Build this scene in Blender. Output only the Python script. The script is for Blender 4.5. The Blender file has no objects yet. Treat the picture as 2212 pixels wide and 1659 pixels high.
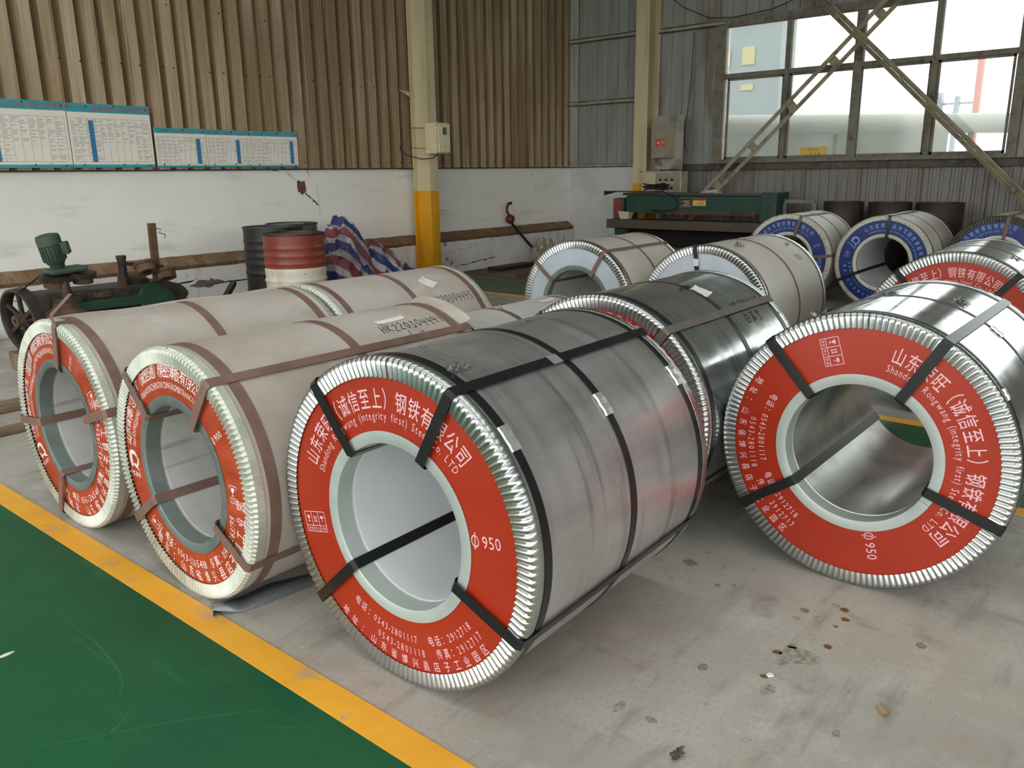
import bpy, bmesh, math, random
from mathutils import Vector, Matrix, noise
random.seed(7)
SC = bpy.context.scene
COL = SC.collection
PI = math.pi

# ---------------------------------------------------------------- camera
cam = bpy.data.cameras.new('camera')
cam.sensor_fit = 'HORIZONTAL'
cam.sensor_width = 36.0
cam.lens = 1747.56 / 2212 * 36.0
cam.clip_end = 300
cam_o = bpy.data.objects.new('camera', cam)
COL.objects.link(cam_o)
yaw, pitch, roll = math.radians(39.793), math.radians(14.616), math.radians(0.840)
fw = Vector((math.cos(yaw) * math.cos(pitch), math.sin(yaw) * math.cos(pitch), -math.sin(pitch)))
rt = Vector((math.sin(yaw), -math.cos(yaw), 0))
dn = fw.cross(rt)
r2 = rt * math.cos(roll) + dn * math.sin(roll)
d2 = dn * math.cos(roll) - rt * math.sin(roll)
M = Matrix((r2, -d2, -fw)).transposed().to_4x4()
M.translation = Vector((0, 0, 1.5))
cam_o.matrix_world = M
SC.camera = cam_o

# ---------------------------------------------------------------- world (plain overcast sky), exposure
w = bpy.data.worlds.new('overcast_sky')
SC.world = w
w.use_nodes = True
bg = w.node_tree.nodes['Background']
bg.inputs['Color'].default_value = (1.0, 0.998, 0.98, 1)
bg.inputs['Strength'].default_value = 2.6
SC.view_settings.view_transform = 'Standard'
SC.view_settings.look = 'None'
SC.view_settings.gamma = 1.0
SC.view_settings.use_curve_mapping = False
SC.view_settings.exposure = 0.7
SC.cycles.max_bounces = 8
SC.cycles.diffuse_bounces = 5
SC.cycles.glossy_bounces = 4
SC.cycles.transparent_max_bounces = 12
SC.cycles.sample_clamp_indirect = 6.0
SC.cycles.caustics_reflective = False
SC.cycles.caustics_refractive = False

# ---------------------------------------------------------------- helpers
def L(r, g, b):
    f = lambda c: (c / 255 / 12.92) if c / 255 <= 0.04045 else ((c / 255 + 0.055) / 1.055) ** 2.4
    return (f(r), f(g), f(b), 1)

def pm(name, base, rough=0.6, metal=0.0, layers=(), bump=None, coord='Object', rand=None, rvar=None, coat=0.0, spec=0.5):
    """procedural material: base colour + noise layers (colour, scale, lo, hi, amount[, detail])"""
    m = bpy.data.materials.new(name)
    m.use_nodes = True
    nt = m.node_tree
    N, K = nt.nodes, nt.links
    b = N['Principled BSDF']
    tc = N.new('ShaderNodeTexCoord')
    def nz(scale, detail=5, rough_=0.6):
        mp = N.new('ShaderNodeMapping')
        if isinstance(scale, (int, float)):
            scale = (scale,) * 3
        mp.inputs['Scale'].default_value = scale
        K.new(tc.outputs[coord], mp.inputs['Vector'])
        if rand is not None:
            oi0 = N.new('ShaderNodeObjectInfo')
            mu = N.new('ShaderNodeMath'); mu.operation = 'MULTIPLY'; mu.inputs[1].default_value = 37.0
            K.new(oi0.outputs['Random'], mu.inputs[0])
            cb = N.new('ShaderNodeCombineXYZ')
            for i in range(3):
                K.new(mu.outputs[0], cb.inputs[i])
            K.new(cb.outputs[0], mp.inputs['Location'])
        n = N.new('ShaderNodeTexNoise')
        n.inputs['Scale'].default_value = 1.0
        n.inputs['Detail'].default_value = detail
        n.inputs['Roughness'].default_value = rough_
        K.new(mp.outputs[0], n.inputs['Vector'])
        return n.outputs['Fac']
    def ramp(sock, lo, hi):
        r = N.new('ShaderNodeMapRange')
        r.inputs['From Min'].default_value = lo
        r.inputs['From Max'].default_value = hi
        r.clamp = True
        K.new(sock, r.inputs['Value'])
        return r.outputs['Result']
    def mix(fac, a, c):
        x = N.new('ShaderNodeMix'); x.data_type = 'RGBA'
        if isinstance(fac, float): x.inputs[0].default_value = fac
        else: K.new(fac, x.inputs[0])
        for s, v in ((x.inputs[6], a), (x.inputs[7], c)):
            if isinstance(v, tuple): s.default_value = v
            else: K.new(v, s)
        return x.outputs[2]
    cur = base
    if rand is not None:
        oi = N.new('ShaderNodeObjectInfo')
        mm = N.new('ShaderNodeMath'); mm.operation = 'MULTIPLY'; mm.inputs[1].default_value = rand[1]
        K.new(oi.outputs['Random'], mm.inputs[0])
        cur = mix(mm.outputs[0], cur, rand[0])
    for ly in layers:
        colr, sc, lo, hi, amt = ly[:5]
        fac = ramp(nz(sc, ly[5] if len(ly) > 5 else 5), lo, hi)
        mu = N.new('ShaderNodeMath'); mu.operation = 'MULTIPLY'; mu.inputs[1].default_value = amt
        K.new(fac, mu.inputs[0])
        cur = mix(mu.outputs[0], cur, colr)
    if isinstance(cur, tuple): b.inputs['Base Color'].default_value = cur
    else: K.new(cur, b.inputs['Base Color'])
    b.inputs['Metallic'].default_value = metal
    b.inputs['Roughness'].default_value = rough
    b.inputs['Specular IOR Level'].default_value = spec
    b.inputs['Coat Weight'].default_value = coat
    if rvar:
        sc, r0, r1 = rvar
        r = N.new('ShaderNodeMapRange')
        r.inputs['From Min'].default_value = 0.3; r.inputs['From Max'].default_value = 0.7
        r.inputs['To Min'].default_value = r0; r.inputs['To Max'].default_value = r1
        K.new(nz(sc), r.inputs['Value'])
        K.new(r.outputs['Result'], b.inputs['Roughness'])
    if bump:
        sc, st, dist = bump
        bn = N.new('ShaderNodeBump')
        bn.inputs['Strength'].default_value = st
        bn.inputs['Distance'].default_value = dist
        K.new(nz(sc, 4), bn.inputs['Height'])
        K.new(bn.outputs[0], b.inputs['Normal'])
    return m

class MB:
    """collects geometry for one mesh object"""
    def __init__(s): s.v = []; s.f = []; s.uv = None
    def add(s, vs, fs):
        o = len(s.v); s.v += [tuple(p) for p in vs]; s.f += [tuple(i + o for i in q) for q in fs]; return s
    def box(s, x0, y0, z0, x1, y1, z1, M=None):
        vs = [Vector((x, y, z)) for z in (z0, z1) for y in (y0, y1) for x in (x0, x1)]
        if M is not None: vs = [M @ p for p in vs]
        return s.add(vs, [(0, 2, 3, 1), (4, 5, 7, 6), (0, 1, 5, 4), (2, 6, 7, 3), (0, 4, 6, 2), (1, 3, 7, 5)])
    def bar(s, a, b, w, h, up=(0, 0, 1)):
        """rectangular bar from a to b, w across, h along 'up'"""
        a = Vector(a); b = Vector(b); d = (b - a).normalized(); u = Vector(up)
        sd = d.cross(u).normalized(); u = sd.cross(d).normalized()
        vs = [p + sd * sx * w / 2 + u * sz * h / 2 for p in (a, b) for sx, sz in ((-1, -1), (1, -1), (1, 1), (-1, 1))]
        return s.add(vs, [(0, 3, 2, 1), (4, 5, 6, 7), (0, 1, 5, 4), (1, 2, 6, 5), (2, 3, 7, 6), (3, 0, 4, 7)])
    def tube(s, pts, r, n=8):
        pts = [Vector(p) for p in pts]; rs = r if isinstance(r, (list, tuple)) else [r] * len(pts)
        o = len(s.v); pu = None
        for i, p in enumerate(pts):
            d = (pts[min(i + 1, len(pts) - 1)] - pts[max(i - 1, 0)]).normalized()
            if pu is None:
                pu = Vector((0, 0, 1)) if abs(d.z) < 0.9 else Vector((1, 0, 0))
            sd = d.cross(pu).normalized(); pu = sd.cross(d).normalized()
            for k in range(n):
                a = 2 * PI * k / n
                s.v.append(tuple(p + (sd * math.cos(a) + pu * math.sin(a)) * rs[i]))
        for i in range(len(pts) - 1):
            for k in range(n):
                a = o + i * n + k; b = o + i * n + (k + 1) % n
                s.f.append((a, b, b + n, a + n))
        s.f.append(tuple(o + k for k in reversed(range(n))))
        s.f.append(tuple(o + (len(pts) - 1) * n + k for k in range(n)))
        return s
    def lathe(s, prof, n=32, M=None, close=False):
        """prof: (r, z) points round the local z axis"""
        o = len(s.v); M = M or Matrix.Identity(4)
        for r, z in prof:
            for k in range(n):
                a = 2 * PI * k / n
                s.v.append(tuple(M @ Vector((r * math.cos(a), r * math.sin(a), z))))
        m = len(prof)
        for i in range(m if close else m - 1):
            j = (i + 1) % m
            for k in range(n):
                k2 = (k + 1) % n
                s.f.append((o + i * n + k, o + i * n + k2, o + j * n + k2, o + j * n + k))
        if not close:
            if prof[0][0] > 1e-5: s.f.append(tuple(o + k for k in reversed(range(n))))
            if prof[-1][0] > 1e-5: s.f.append(tuple(o + (m - 1) * n + k for k in range(n)))
        return s
    def poly(s, pts, th):
        """extruded polygon; pts are 3-D points in a plane, th is the extrusion vector"""
        n = len(pts); th = Vector(th); p = [Vector(q) for q in pts]
        return s.add(p + [q + th for q in p], [tuple(range(n)), tuple(range(2 * n - 1, n - 1, -1))] + [(i, n + i, n + (i + 1) % n, (i + 1) % n) for i in range(n)])
    def mesh(s, name):
        me = bpy.data.meshes.new(name); me.from_pydata(s.v, [], s.f); me.update(); return me
    def build(s, name, mat, parent=None, smooth=None, fix=True, bevel=0, label=None):
        me = s.mesh(name)
        if fix:
            bm = bmesh.new(); bm.from_mesh(me); bmesh.ops.recalc_face_normals(bm, faces=bm.faces); bm.to_mesh(me); bm.free()
        if s.uv is not None:
            ul = me.uv_layers.new(name='UVMap')
            for lp in me.loops: ul.data[lp.index].uv = s.uv[lp.vertex_index]
        if mat is not None: me.materials.append(mat)
        if smooth is not None:
            me.shade_smooth(); me.set_sharp_from_angle(angle=math.radians(smooth))
        o = link(name, me, parent)
        if bevel:
            bv = o.modifiers.new('bevel', 'BEVEL'); bv.width = bevel; bv.segments = 2; bv.limit_method = 'ANGLE'
        if label: o['label'] = label
        return o

def link(name, data, parent=None):
    o = bpy.data.objects.new(name, data); COL.objects.link(o)
    if parent is not None: o.parent = parent
    return o
def tag(o, label, cat, group=None, kind=None):
    o['label'] = label; o['category'] = cat
    if group: o['group'] = group
    if kind: o['kind'] = kind
    return o
def thing(name, label, cat, loc=(0, 0, 0), rz=0.0, group=None):
    o = link(name, None); o.location = loc; o.rotation_euler = (0, 0, rz); o.empty_display_size = 0.1
    return tag(o, label, cat, group)
def struct(o, label=None):
    o['kind'] = 'structure'
    if label: o['label'] = label
    return o
def rot(axis, deg): return Matrix.Rotation(math.radians(deg), 4, axis)
def tr(x, y, z): return Matrix.Translation((x, y, z))

# ---------------------------------------------------------------- glyph meshes (flat print)
TEXTS = ("山东荣旺（诚信至上）钢铁有限公司省博兴县海鑫通精密薄板电话传真地址：工业园区店子镇销售轻放向上防潮怕湿小心"
         "作业活动分级管控措施清单设备设施风险危害析评价记录安全检查表类白灰高压险止步注意"
         "ABCDEFGHIJKLMNOPQRSTUVWXYZabcdefghijklmnopqrstuvwxyz0123456789().,-:Φφ↑!")
GL = {}
def make_glyphs():
    tmp = []
    for ch in sorted(set(TEXTS)):
        cu = bpy.data.curves.new('g', 'FONT'); cu.body = ch; cu.size = 1; cu.resolution_u = 2; cu.offset = 0.006 if ord(ch) > 0x2e80 else 0.0
        o = bpy.data.objects.new('g', cu); COL.objects.link(o); tmp.append((ch, o, cu))
    dg = bpy.context.evaluated_depsgraph_get(); dg.update()
    for ch, o, cu in tmp:
        me = bpy.data.meshes.new_from_object(o.evaluated_get(dg))
        vs = [(v.co.x, v.co.y) for v in me.vertices]
        if vs:
            x0 = min(p[0] for p in vs); x1 = max(p[0] for p in vs)
            if ord(ch) > 0x2e80: x0, x1 = 0.0, 1.0
            GL[ch] = (vs, [tuple(p.vertices) for p in me.polygons], x0, x1)
        bpy.data.meshes.remove(me)
    for ch, o, cu in tmp:
        bpy.data.objects.remove(o); bpy.data.curves.remove(cu)
make_glyphs()

def text_mb(mb, txt, put, h, wx=1.0, gap=0.12):
    """straight line of text centred on 0; put(u, v) maps a point to 3-D; h = em height"""
    adv = []; x = 0
    for ch in txt:
        if ch not in GL: x += 0.35; adv.append(None); continue
        g = GL[ch]; adv.append(x - g[2]); x += (g[3] - g[2]) + gap
    x -= gap
    for ch, a in zip(txt, adv):
        if a is None: continue
        vs, fs = GL[ch][:2]
        mb.add([put((p[0] + a - x / 2) * h * wx, (p[1] - 0.36) * h) for p in vs], fs)

# ---------------------------------------------------------------- materials
m_conc = pm('worn_concrete', L(178, 174, 164), 0.55, layers=[
    (L(150, 145, 136), 0.8, 0.42, 0.6, 0.8), (L(160, 138, 124), 0.55, 0.5, 0.66, 0.6), (L(202, 200, 196), 1.7, 0.54, 0.66, 0.6),
    (L(112, 106, 98), (1.6, 7, 4), 0.56, 0.7, 0.6, 9), (L(118, 104, 94), (9, 2.4, 4), 0.6, 0.71, 0.5, 9), (L(104, 96, 88), 3.3, 0.62, 0.71, 0.45, 9), (L(70, 66, 60), 20, 0.65, 0.74, 0.45, 6),
    (L(200, 198, 192), (26, 5, 4), 0.61, 0.73, 0.45, 8), (L(126, 116, 108), (6, 34, 4), 0.64, 0.73, 0.45, 9), (L(166, 140, 128), 2.4, 0.58, 0.69, 0.5, 8), (L(150, 146, 138), 70, 0.5, 0.62, 0.4, 3)],
    bump=(9, 0.16, 0.01), rvar=(3, 0.38, 0.7))
m_green = pm('green_floor_paint', L(14, 88, 54), 0.4, layers=[(L(10, 74, 46), 1.2, 0.4, 0.65, 0.7), (L(44, 116, 82), (14, 2, 2), 0.6, 0.74, 0.35, 9), (L(44, 116, 82), (2, 18, 2), 0.62, 0.74, 0.3, 9), (L(30, 62, 42), 6, 0.62, 0.74, 0.45, 8)], rvar=(2, 0.34, 0.55), spec=.35)
m_green_d = pm('dusty_green_floor_paint', L(72, 108, 88), 0.55, layers=[(L(110, 104, 90), 2.2, 0.4, 0.65, 0.6), (L(50, 92, 72), 5, 0.5, 0.7, 0.5)])
m_yellow = pm('yellow_line_paint', L(242, 178, 52), 0.5, layers=[(L(226, 152, 40), 4, 0.45, 0.65, 0.5), (L(176, 160, 132), 5, 0.58, 0.68, 0.75, 9), (L(132, 100, 60), 14, 0.63, 0.73, 0.6, 8)])
m_scr_g = pm('pale_floor_scratch', L(46, 114, 80), .6)
m_dirt = pm('dusty_old_floor', L(128, 112, 94), 0.8, layers=[(L(96, 82, 68), 1.5, 0.4, 0.65, 0.8), (L(150, 138, 122), 4, 0.55, 0.7, 0.5)], bump=(12, 0.3, 0.01))
m_plaster = pm('white_plaster', L(251, 250, 243), 0.85, layers=[(L(240, 238, 229), 0.7, 0.45, 0.68, 0.6), (L(200, 196, 186), (1.2, 1.2, 5), 0.58, 0.72, 0.4, 7),
    (L(150, 142, 128), (8, 8, 1.4), 0.66, 0.78, 0.35, 7), (L(110, 104, 96), 26, 0.72, 0.78, 0.6)], bump=(7, 0.15, 0.01))
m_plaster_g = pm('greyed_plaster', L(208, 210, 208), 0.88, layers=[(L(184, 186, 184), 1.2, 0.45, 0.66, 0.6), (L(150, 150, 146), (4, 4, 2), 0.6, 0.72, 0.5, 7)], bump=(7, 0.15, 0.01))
m_plaster_w = pm('weathered_white_plaster', L(238, 237, 234), 0.9, layers=[(L(206, 204, 200), 1.6, 0.45, 0.65, 0.6), (L(160, 152, 130), (5, 5, 0.8), 0.58, 0.7, 0.5, 7),
    (L(124, 112, 106), 2.6, 0.62, 0.66, 0.8, 9), (L(64, 60, 56), 14, 0.66, 0.72, 0.7, 8)], bump=(8, 0.3, 0.01))
m_brick = pm('dirty_brick', L(142, 112, 86), 0.95, layers=[(L(106, 78, 56), 12, 0.4, 0.65, 0.6), (L(160, 140, 116), 5, 0.5, 0.7, 0.7)], bump=(30, 0.4, 0.01), rand=(L(112, 82, 58), 0.5))
m_redbrick = pm('broken_red_brick', L(132, 84, 68), 0.95, layers=[(L(96, 70, 60), 20, 0.4, 0.6, 0.8), (L(120, 112, 104), 30, 0.55, 0.65, 0.7)], bump=(30, 0.6, 0.02))
m_crack = pm('dark_crack', L(42, 38, 34), 0.95)
m_brown = pm('brown_stained_sheet', L(216, 200, 174), 0.5, 0.0, layers=[(L(166, 140, 106), (5, 5, 0.35), 0.34, 0.58, 0.85, 7), (L(226, 218, 200), (9, 9, 0.5), 0.58, 0.74, 0.5, 6),
    (L(112, 84, 54), (26, 26, 0.45), 0.52, 0.66, 0.65, 8), (L(128, 102, 72), (1.1, 1.1, 0.3), 0.45, 0.65, 0.55, 4)], rand=(L(158, 132, 98), 0.55), rvar=((8, 8, 1), 0.36, 0.6))
m_brown_d = pm('darker_brown_groove', L(138, 112, 80), 0.7, 0.0, layers=[(L(92, 68, 42), (18, 18, 0.6), 0.42, 0.62, 0.8, 7), (L(190, 176, 150), (12, 12, 0.5), 0.6, 0.72, 0.5)], rand=(L(92, 68, 42), 0.5))  # groove faces coloured darker than the flat pans
m_grey_sheet = pm('grey_wall_sheet', L(150, 154, 150), 0.5, 0.0, layers=[(L(128, 130, 124), (5, 5, 0.6), 0.42, 0.64, 0.6, 6), (L(112, 92, 64), (3, 3, 0.5), 0.56, 0.7, 0.75, 6), (L(52, 46, 38), (6, 6, 1.2), 0.64, 0.76, 0.6, 7)], rand=(L(150, 148, 138), 0.5))
m_low_sheet = pm('lower_wall_sheet', L(134, 133, 128), 0.55, 0.0, layers=[(L(118, 104, 84), (1.2, 1.2, 0.6), 0.45, 0.66, 0.8, 5), (L(84, 74, 60), (7, 7, 0.6), 0.58, 0.72, 0.5, 7)])
m_cflash = pm('pale_corner_flashing', L(176, 178, 170), .5, layers=[(L(140, 138, 124), (6, 6, .8), .46, .66, .6)])
m_rail = pm('dirty_cream_steel', L(164, 158, 140), 0.6, layers=[(L(96, 84, 66), 5, 0.5, 0.66, 0.7), (L(50, 42, 34), 9, 0.6, 0.72, 0.7, 7)], bump=(20, 0.2, 0.005))
m_frame = pm('weathered_window_frame', L(128, 124, 112), 0.7, layers=[(L(104, 94, 78), 6, 0.42, 0.62, 0.7), (L(56, 48, 40), 12, 0.58, 0.7, 0.7, 8)], bump=(30, 0.3, 0.005))
m_rail_d = pm('dark_sill', L(92, 84, 72), .7, layers=[(L(54, 48, 42), 5, .42, .62, .8), (L(140, 132, 114), 8, .62, .74, .6)])  # darker overall than the rail steel
m_brace = pm('dirty_cream_brace', L(156, 148, 122), 0.6, layers=[(L(108, 96, 74), 5, 0.48, 0.64, 0.7), (L(64, 54, 42), 10, 0.6, 0.7, 0.8, 8)])
m_cream = pm('cream_column_paint', L(206, 194, 158), 0.5, layers=[(L(172, 156, 118), (6, 6, 0.8), 0.46, 0.66, 0.6, 6), (L(110, 92, 66), 14, 0.66, 0.76, 0.6, 8)])
m_ypaint = pm('yellow_column_paint', L(222, 162, 30), 0.45, layers=[(L(186, 128, 22), (6, 6, 1.2), 0.45, 0.65, 0.6), (L(90, 62, 24), 12, 0.66, 0.76, 0.6, 8)])
m_roof = pm('dusty_roof_underside', L(168, 166, 160), 0.8)
m_dark = pm('shadow_black', L(26, 24, 22), 0.9)
m_black = pm('black_paint', L(30, 30, 31), 0.4)
m_rust = pm('rusty_steel', L(104, 76, 58), 0.85, layers=[(L(66, 46, 34), 8, 0.4, 0.62, 0.8), (L(140, 104, 76), 14, 0.58, 0.7, 0.5)], bump=(30, 0.4, 0.006))
m_oily = pm('oily_dark_iron', L(58, 48, 40), 0.6, layers=[(L(30, 26, 23), 9, 0.4, 0.6, 0.8), (L(110, 86, 64), 6, 0.58, 0.72, 0.7)], bump=(35, 0.35, 0.006))
m_mgreen = pm('machine_green', L(62, 84, 70), 0.6, layers=[(L(34, 56, 44), 6, 0.45, 0.65, 0.7), (L(104, 100, 84), 9, 0.6, 0.72, 0.5)], bump=(25, 0.2, 0.005))
m_ext = pm('outside_ground', L(168, 166, 160), 0.9, layers=[(L(140, 136, 128), 0.4, 0.4, 0.6, 0.6)])
m_wood = pm('old_timber', L(126, 106, 86), 0.85, layers=[(L(94, 76, 60), (2, 30, 30), 0.4, 0.62, 0.8), (L(160, 140, 116), 3, 0.55, 0.7, 0.5)], bump=((3, 50, 50), 0.3, 0.01))

def glass_mat(name, haze, tint):
    m = bpy.data.materials.new(name); m.use_nodes = True
    N, K = m.node_tree.nodes, m.node_tree.links
    N.clear(); out = N.new('ShaderNodeOutputMaterial')
    t = N.new('ShaderNodeBsdfTransparent'); t.inputs[0].default_value = tint
    d = N.new('ShaderNodeBsdfTranslucent'); d.inputs[0].default_value = (0.86, 0.88, 0.86, 1)
    g = N.new('ShaderNodeBsdfGlossy'); g.inputs['Roughness'].default_value = 0.08
    tc = N.new('ShaderNodeTexCoord'); nz = N.new('ShaderNodeTexNoise'); nz.inputs['Scale'].default_value = 1.7; nz.inputs['Detail'].default_value = 5
    K.new(tc.outputs['Object'], nz.inputs['Vector'])
    mr = N.new('ShaderNodeMapRange'); mr.inputs[1].default_value = 0.3; mr.inputs[2].default_value = 0.7; mr.inputs[3].default_value = haze * 0.75; mr.inputs[4].default_value = haze * 1.3
    K.new(nz.outputs['Fac'], mr.inputs[0])
    x = N.new('ShaderNodeMixShader'); K.new(mr.outputs[0], x.inputs[0]); K.new(t.outputs[0], x.inputs[1]); K.new(d.outputs[0], x.inputs[2])
    fr = N.new('ShaderNodeFresnel'); fr.inputs[0].default_value = 1.45
    y = N.new('ShaderNodeMixShader'); K.new(fr.outputs[0], y.inputs[0]); K.new(x.outputs[0], y.inputs[1]); K.new(g.outputs[0], y.inputs[2])
    K.new(y.outputs[0], out.inputs[0])
    return m
m_pane = glass_mat('dirty_window_glass', 0.07, (0.84, 0.88, 0.86, 1))

# ---------------------------------------------------------------- floor
fl = struct(MB().box(-14, -14, -0.25, 12.7, 9.2, 0).build('floor', m_conc), 'worn grey concrete workshop floor')
MB().box(-14, -14, 0.0, 1.205, 8.8, 0.0022).build('painted_aisle', m_green, fl, label='green painted aisle')
MB().box(1.2, -14, 0.0, 1.305, 8.8, 0.003).build('yellow_line', m_yellow, fl)
MB().box(4.06, -14, 0.0, 5.1, 2.4, 0.0022).build('painted_aisle', m_green, fl)
MB().box(3.98, -14, 0.0, 4.07, 2.4, 0.003).build('yellow_line', m_yellow, fl)
MB().box(5.09, -14, 0.0, 5.19, 2.4, 0.003).build('yellow_line', m_yellow, fl)
MB().box(7.9, -14, 0.0, 9.0, 8.4, 0.0022).build('painted_aisle', m_green_d, fl)
MB().box(7.8, -14, 0.0, 7.91, 8.4, 0.003).build('yellow_line', m_yellow, fl)
MB().box(9.05, 4.6, 0.0, 12.4, 8.8, 0.002).build('dust_layer', m_dirt, fl)
def blob(cx, cy, rx, ry, z, n=14, seed=0, jag=0.25):
    rn = random.Random(seed)
    return [(cx + rx * (1 + rn.uniform(-jag, jag)) * math.cos(2 * PI * k / n), cy + ry * (1 + rn.uniform(-jag, jag)) * math.sin(2 * PI * k / n), z) for k in range(n)]
def scratch(pts, w_=.0022):
    mb = MB(); n = len(pts)
    for i, p in enumerate(pts):
        d = (Vector(pts[min(i + 1, n - 1)]) - Vector(pts[max(i - 1, 0)])).normalized(); ww = w_ * (.3 if i in (0, n - 1) else 1)
        mb.v += [(p[0] - d.y * ww, p[1] + d.x * ww, .0026), (p[0] + d.y * ww, p[1] - d.x * ww, .0026)]
    mb.f = [(2 * i, 2 * i + 1, 2 * i + 3, 2 * i + 2) for i in range(n - 1)]
    return mb.build('floor_scratch', m_scr_g, fl, fix=False)
def arcpts(cx, cy, r, a0, a1, n=16): return [(cx + r * math.cos(math.radians(a0 + (a1 - a0) * i / n)), cy + r * math.sin(math.radians(a0 + (a1 - a0) * i / n))) for i in range(n + 1)]
for pts, w_ in (([(0.542, 2.274), (0.719, 2.143), (0.894, 2.032), (1.049, 1.908), (1.168, 1.803)], .0013), ([(0.619, 2.104), (0.718, 2.092), (0.808, 2.141), (0.889, 2.199)], .0012),
                ([(0.947, 2.959), (0.947, 2.606), (0.923, 2.399), (0.901, 2.326), (0.843, 2.241)], .0013), ([(1.031, 1.86), (1.08, 1.757), (1.176, 1.664)], .0012), ([(0.908, 3.345), (0.918, 2.512), (0.931, 2.101)], .001), ([(0.712, 2.126), (0.747, 2.108), (0.811, 2.136)], .002)):
    scratch(pts, w_)
m_st_b = pm('rust_drip', L(128, 96, 58), 0.4, layers=[(L(96, 64, 30), 60, 0.45, 0.6, 0.8)])
m_st_d = pm('oil_mark', L(136, 128, 116), 0.5, layers=[(L(166, 161, 152), 45, 0.42, 0.56, 1.0), (L(108, 98, 86), 70, 0.56, 0.66, 0.8)])
m_st_g = pm('olive_drip', L(142, 130, 106), 0.45, layers=[(L(120, 106, 80), 60, 0.45, 0.6, 0.8)])
m_st_r = pm('reddish_scuff', L(142, 118, 108), 0.6, layers=[(L(160, 146, 136), 50, 0.45, 0.6, 0.8)])
STAINS = [(2.693, 0.74, 0.015, 0.015, 0), (2.63, 0.716, 0.014, 0.016, 0), (2.565, 0.727, 0.007, 0.008, 0), (2.605, 0.847, 0.015, 0.018, 2), (2.535, 0.85, 0.014, 0.014, 1), (2.582, 0.79, 0.016, 0.014, 1), (2.704, 0.772, 0.015, 0.015, 1), (2.428, 0.706, 0.015, 0.015, 0), (2.297, 0.823, 0.015, 0.016, 0), (2.359, 0.798, 0.013, 0.015, 2), (2.321, 0.761, 0.044, 0.059, 1), (2.253, 0.787, 0.018, 0.019, 1), (2.147, 0.803, 0.011, 0.013, 0), (2.091, 0.772, 0.034, 0.021, 1), (2.684, 1.33, 0.027, 0.03, 2), (2.574, 1.392, 0.014, 0.015, 1), (2.72, 1.211, 0.016, 0.016, 1), (2.58, 1.166, 0.012, 0.013, 2), (2.62, 1.115, 0.014, 0.013, 1), (2.074, 0.972, 0.022, 0.017, 3), (2.62, 0.474, 0.019, 0.016, 2), (2.021, 0.545, 0.016, 0.012, 3), (1.844, 0.725, 0.011, 0.011, 1), (1.748, 1.072, 0.027, 0.015, 1), (1.757, 0.97, 0.012, 0.018, 3), (2.81, 1.317, 0.019, 0.017, 1), (1.09, 2.22, .012, .008, 3)]
for i, (x, y, a, b, k) in enumerate(STAINS):
    pts = blob(x, y, a, b, 0.0006, seed=i)
    MB().add(pts, [tuple(range(len(pts)))]).build('drip_stain', (m_st_b, m_st_d, m_st_g, m_st_r)[k], fl)

# ---------------------------------------------------------------- left (brown sheet) wall
wl = struct(MB().box(-9, 8.92, 0.5, 12.7, 9.2, 1.6).build('wall_left', m_plaster), 'white plastered wall below brown stained metal sheets')
MB().box(-9, 8.8, -0.02, 12.45, 9.1, 0.515).build('plinth', m_plaster_w, wl, label='cracked white plinth')
bme = MB().box(-0.051, 0, -0.03, 0.051, 0.17, 0.03).mesh('brick'); bme.materials.append(m_brick)
rb = random.Random(3)
x = 1.6
while x < 12.4:
    o = link('brick', bme, wl); o.location = (x, 8.785 + rb.uniform(-.002, .002), 0.505 + rb.uniform(-.002, .002))
    o.rotation_euler = (math.radians(38 + rb.uniform(-.6, .6)), rb.uniform(-.006, .006), rb.uniform(-.008, .008)); x += 0.105
def corr(width, pitch, groove, depth, z0, z1, slope=0.02, horiz='x'):
    """corrugated sheet: returns (pan faces, groove faces) meshes in u(width) d(depth) z"""
    A = MB(); G = MB(); u = 0
    nz_ = 3
    while u < width - 1e-4:
        pan = pitch - groove
        if width - u < pitch * .5: A.add([((0, -width, z) if horiz == 'y' else (width, 0, z)) if k else ((0, -u, z) if horiz == 'y' else (u, 0, z)) for k, z in ((0, z0), (1, z0), (1, z1), (0, z1))], [(0, 1, 2, 3)]); break
        for (u0, d0, u1, d1, mb) in ((u, 0, u + pan * .48, 0, A), (u + pan * .48, 0, u + pan * .5, .004, A), (u + pan * .5, .004, u + pan * .52, 0, A), (u + pan * .52, 0, u + pan, 0, A),
                                     (u + pan, 0, u + pan + slope, depth, G), (u + pan + slope, depth, u + pitch - slope, depth, G), (u + pitch - slope, depth, u + pitch, 0, G)):
            for k in range(nz_):
                za = z0 + (z1 - z0) * k / nz_; zb = z0 + (z1 - z0) * (k + 1) / nz_
                q = [(u0, d0, za), (u1, d1, za), (u1, d1, zb), (u0, d0, zb)]
                if horiz == 'y': q = [(p[1], -p[0], p[2]) for p in q]
                mb.add(q, [(0, 1, 2, 3)])
        u += pitch
    return A, G
def sheet(A, G, ma, mg):
    mb = MB(); mb.add(A.v, A.f); na = len(A.f); mb.add(G.v, G.f); me = mb.mesh('metal_sheet')
    me.materials.append(ma); me.materials.append(mg)
    for i, p in enumerate(me.polygons): p.material_index = 0 if i < na else 1
    return me
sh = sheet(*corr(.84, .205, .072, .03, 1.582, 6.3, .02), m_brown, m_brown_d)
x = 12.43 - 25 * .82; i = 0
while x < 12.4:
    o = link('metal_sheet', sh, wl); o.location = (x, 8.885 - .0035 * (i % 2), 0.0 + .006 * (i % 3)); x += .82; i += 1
MB().box(-9, 8.872, 1.578, 12.45, 8.93, 1.592).build('flashing', m_oily, wl)
MB().box(-9, 8.945, 1.5, 12.7, 9.1, 6.3).build('light_block', m_dark, wl)  # unseen backing added to stop light leaking between the sheets
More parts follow.
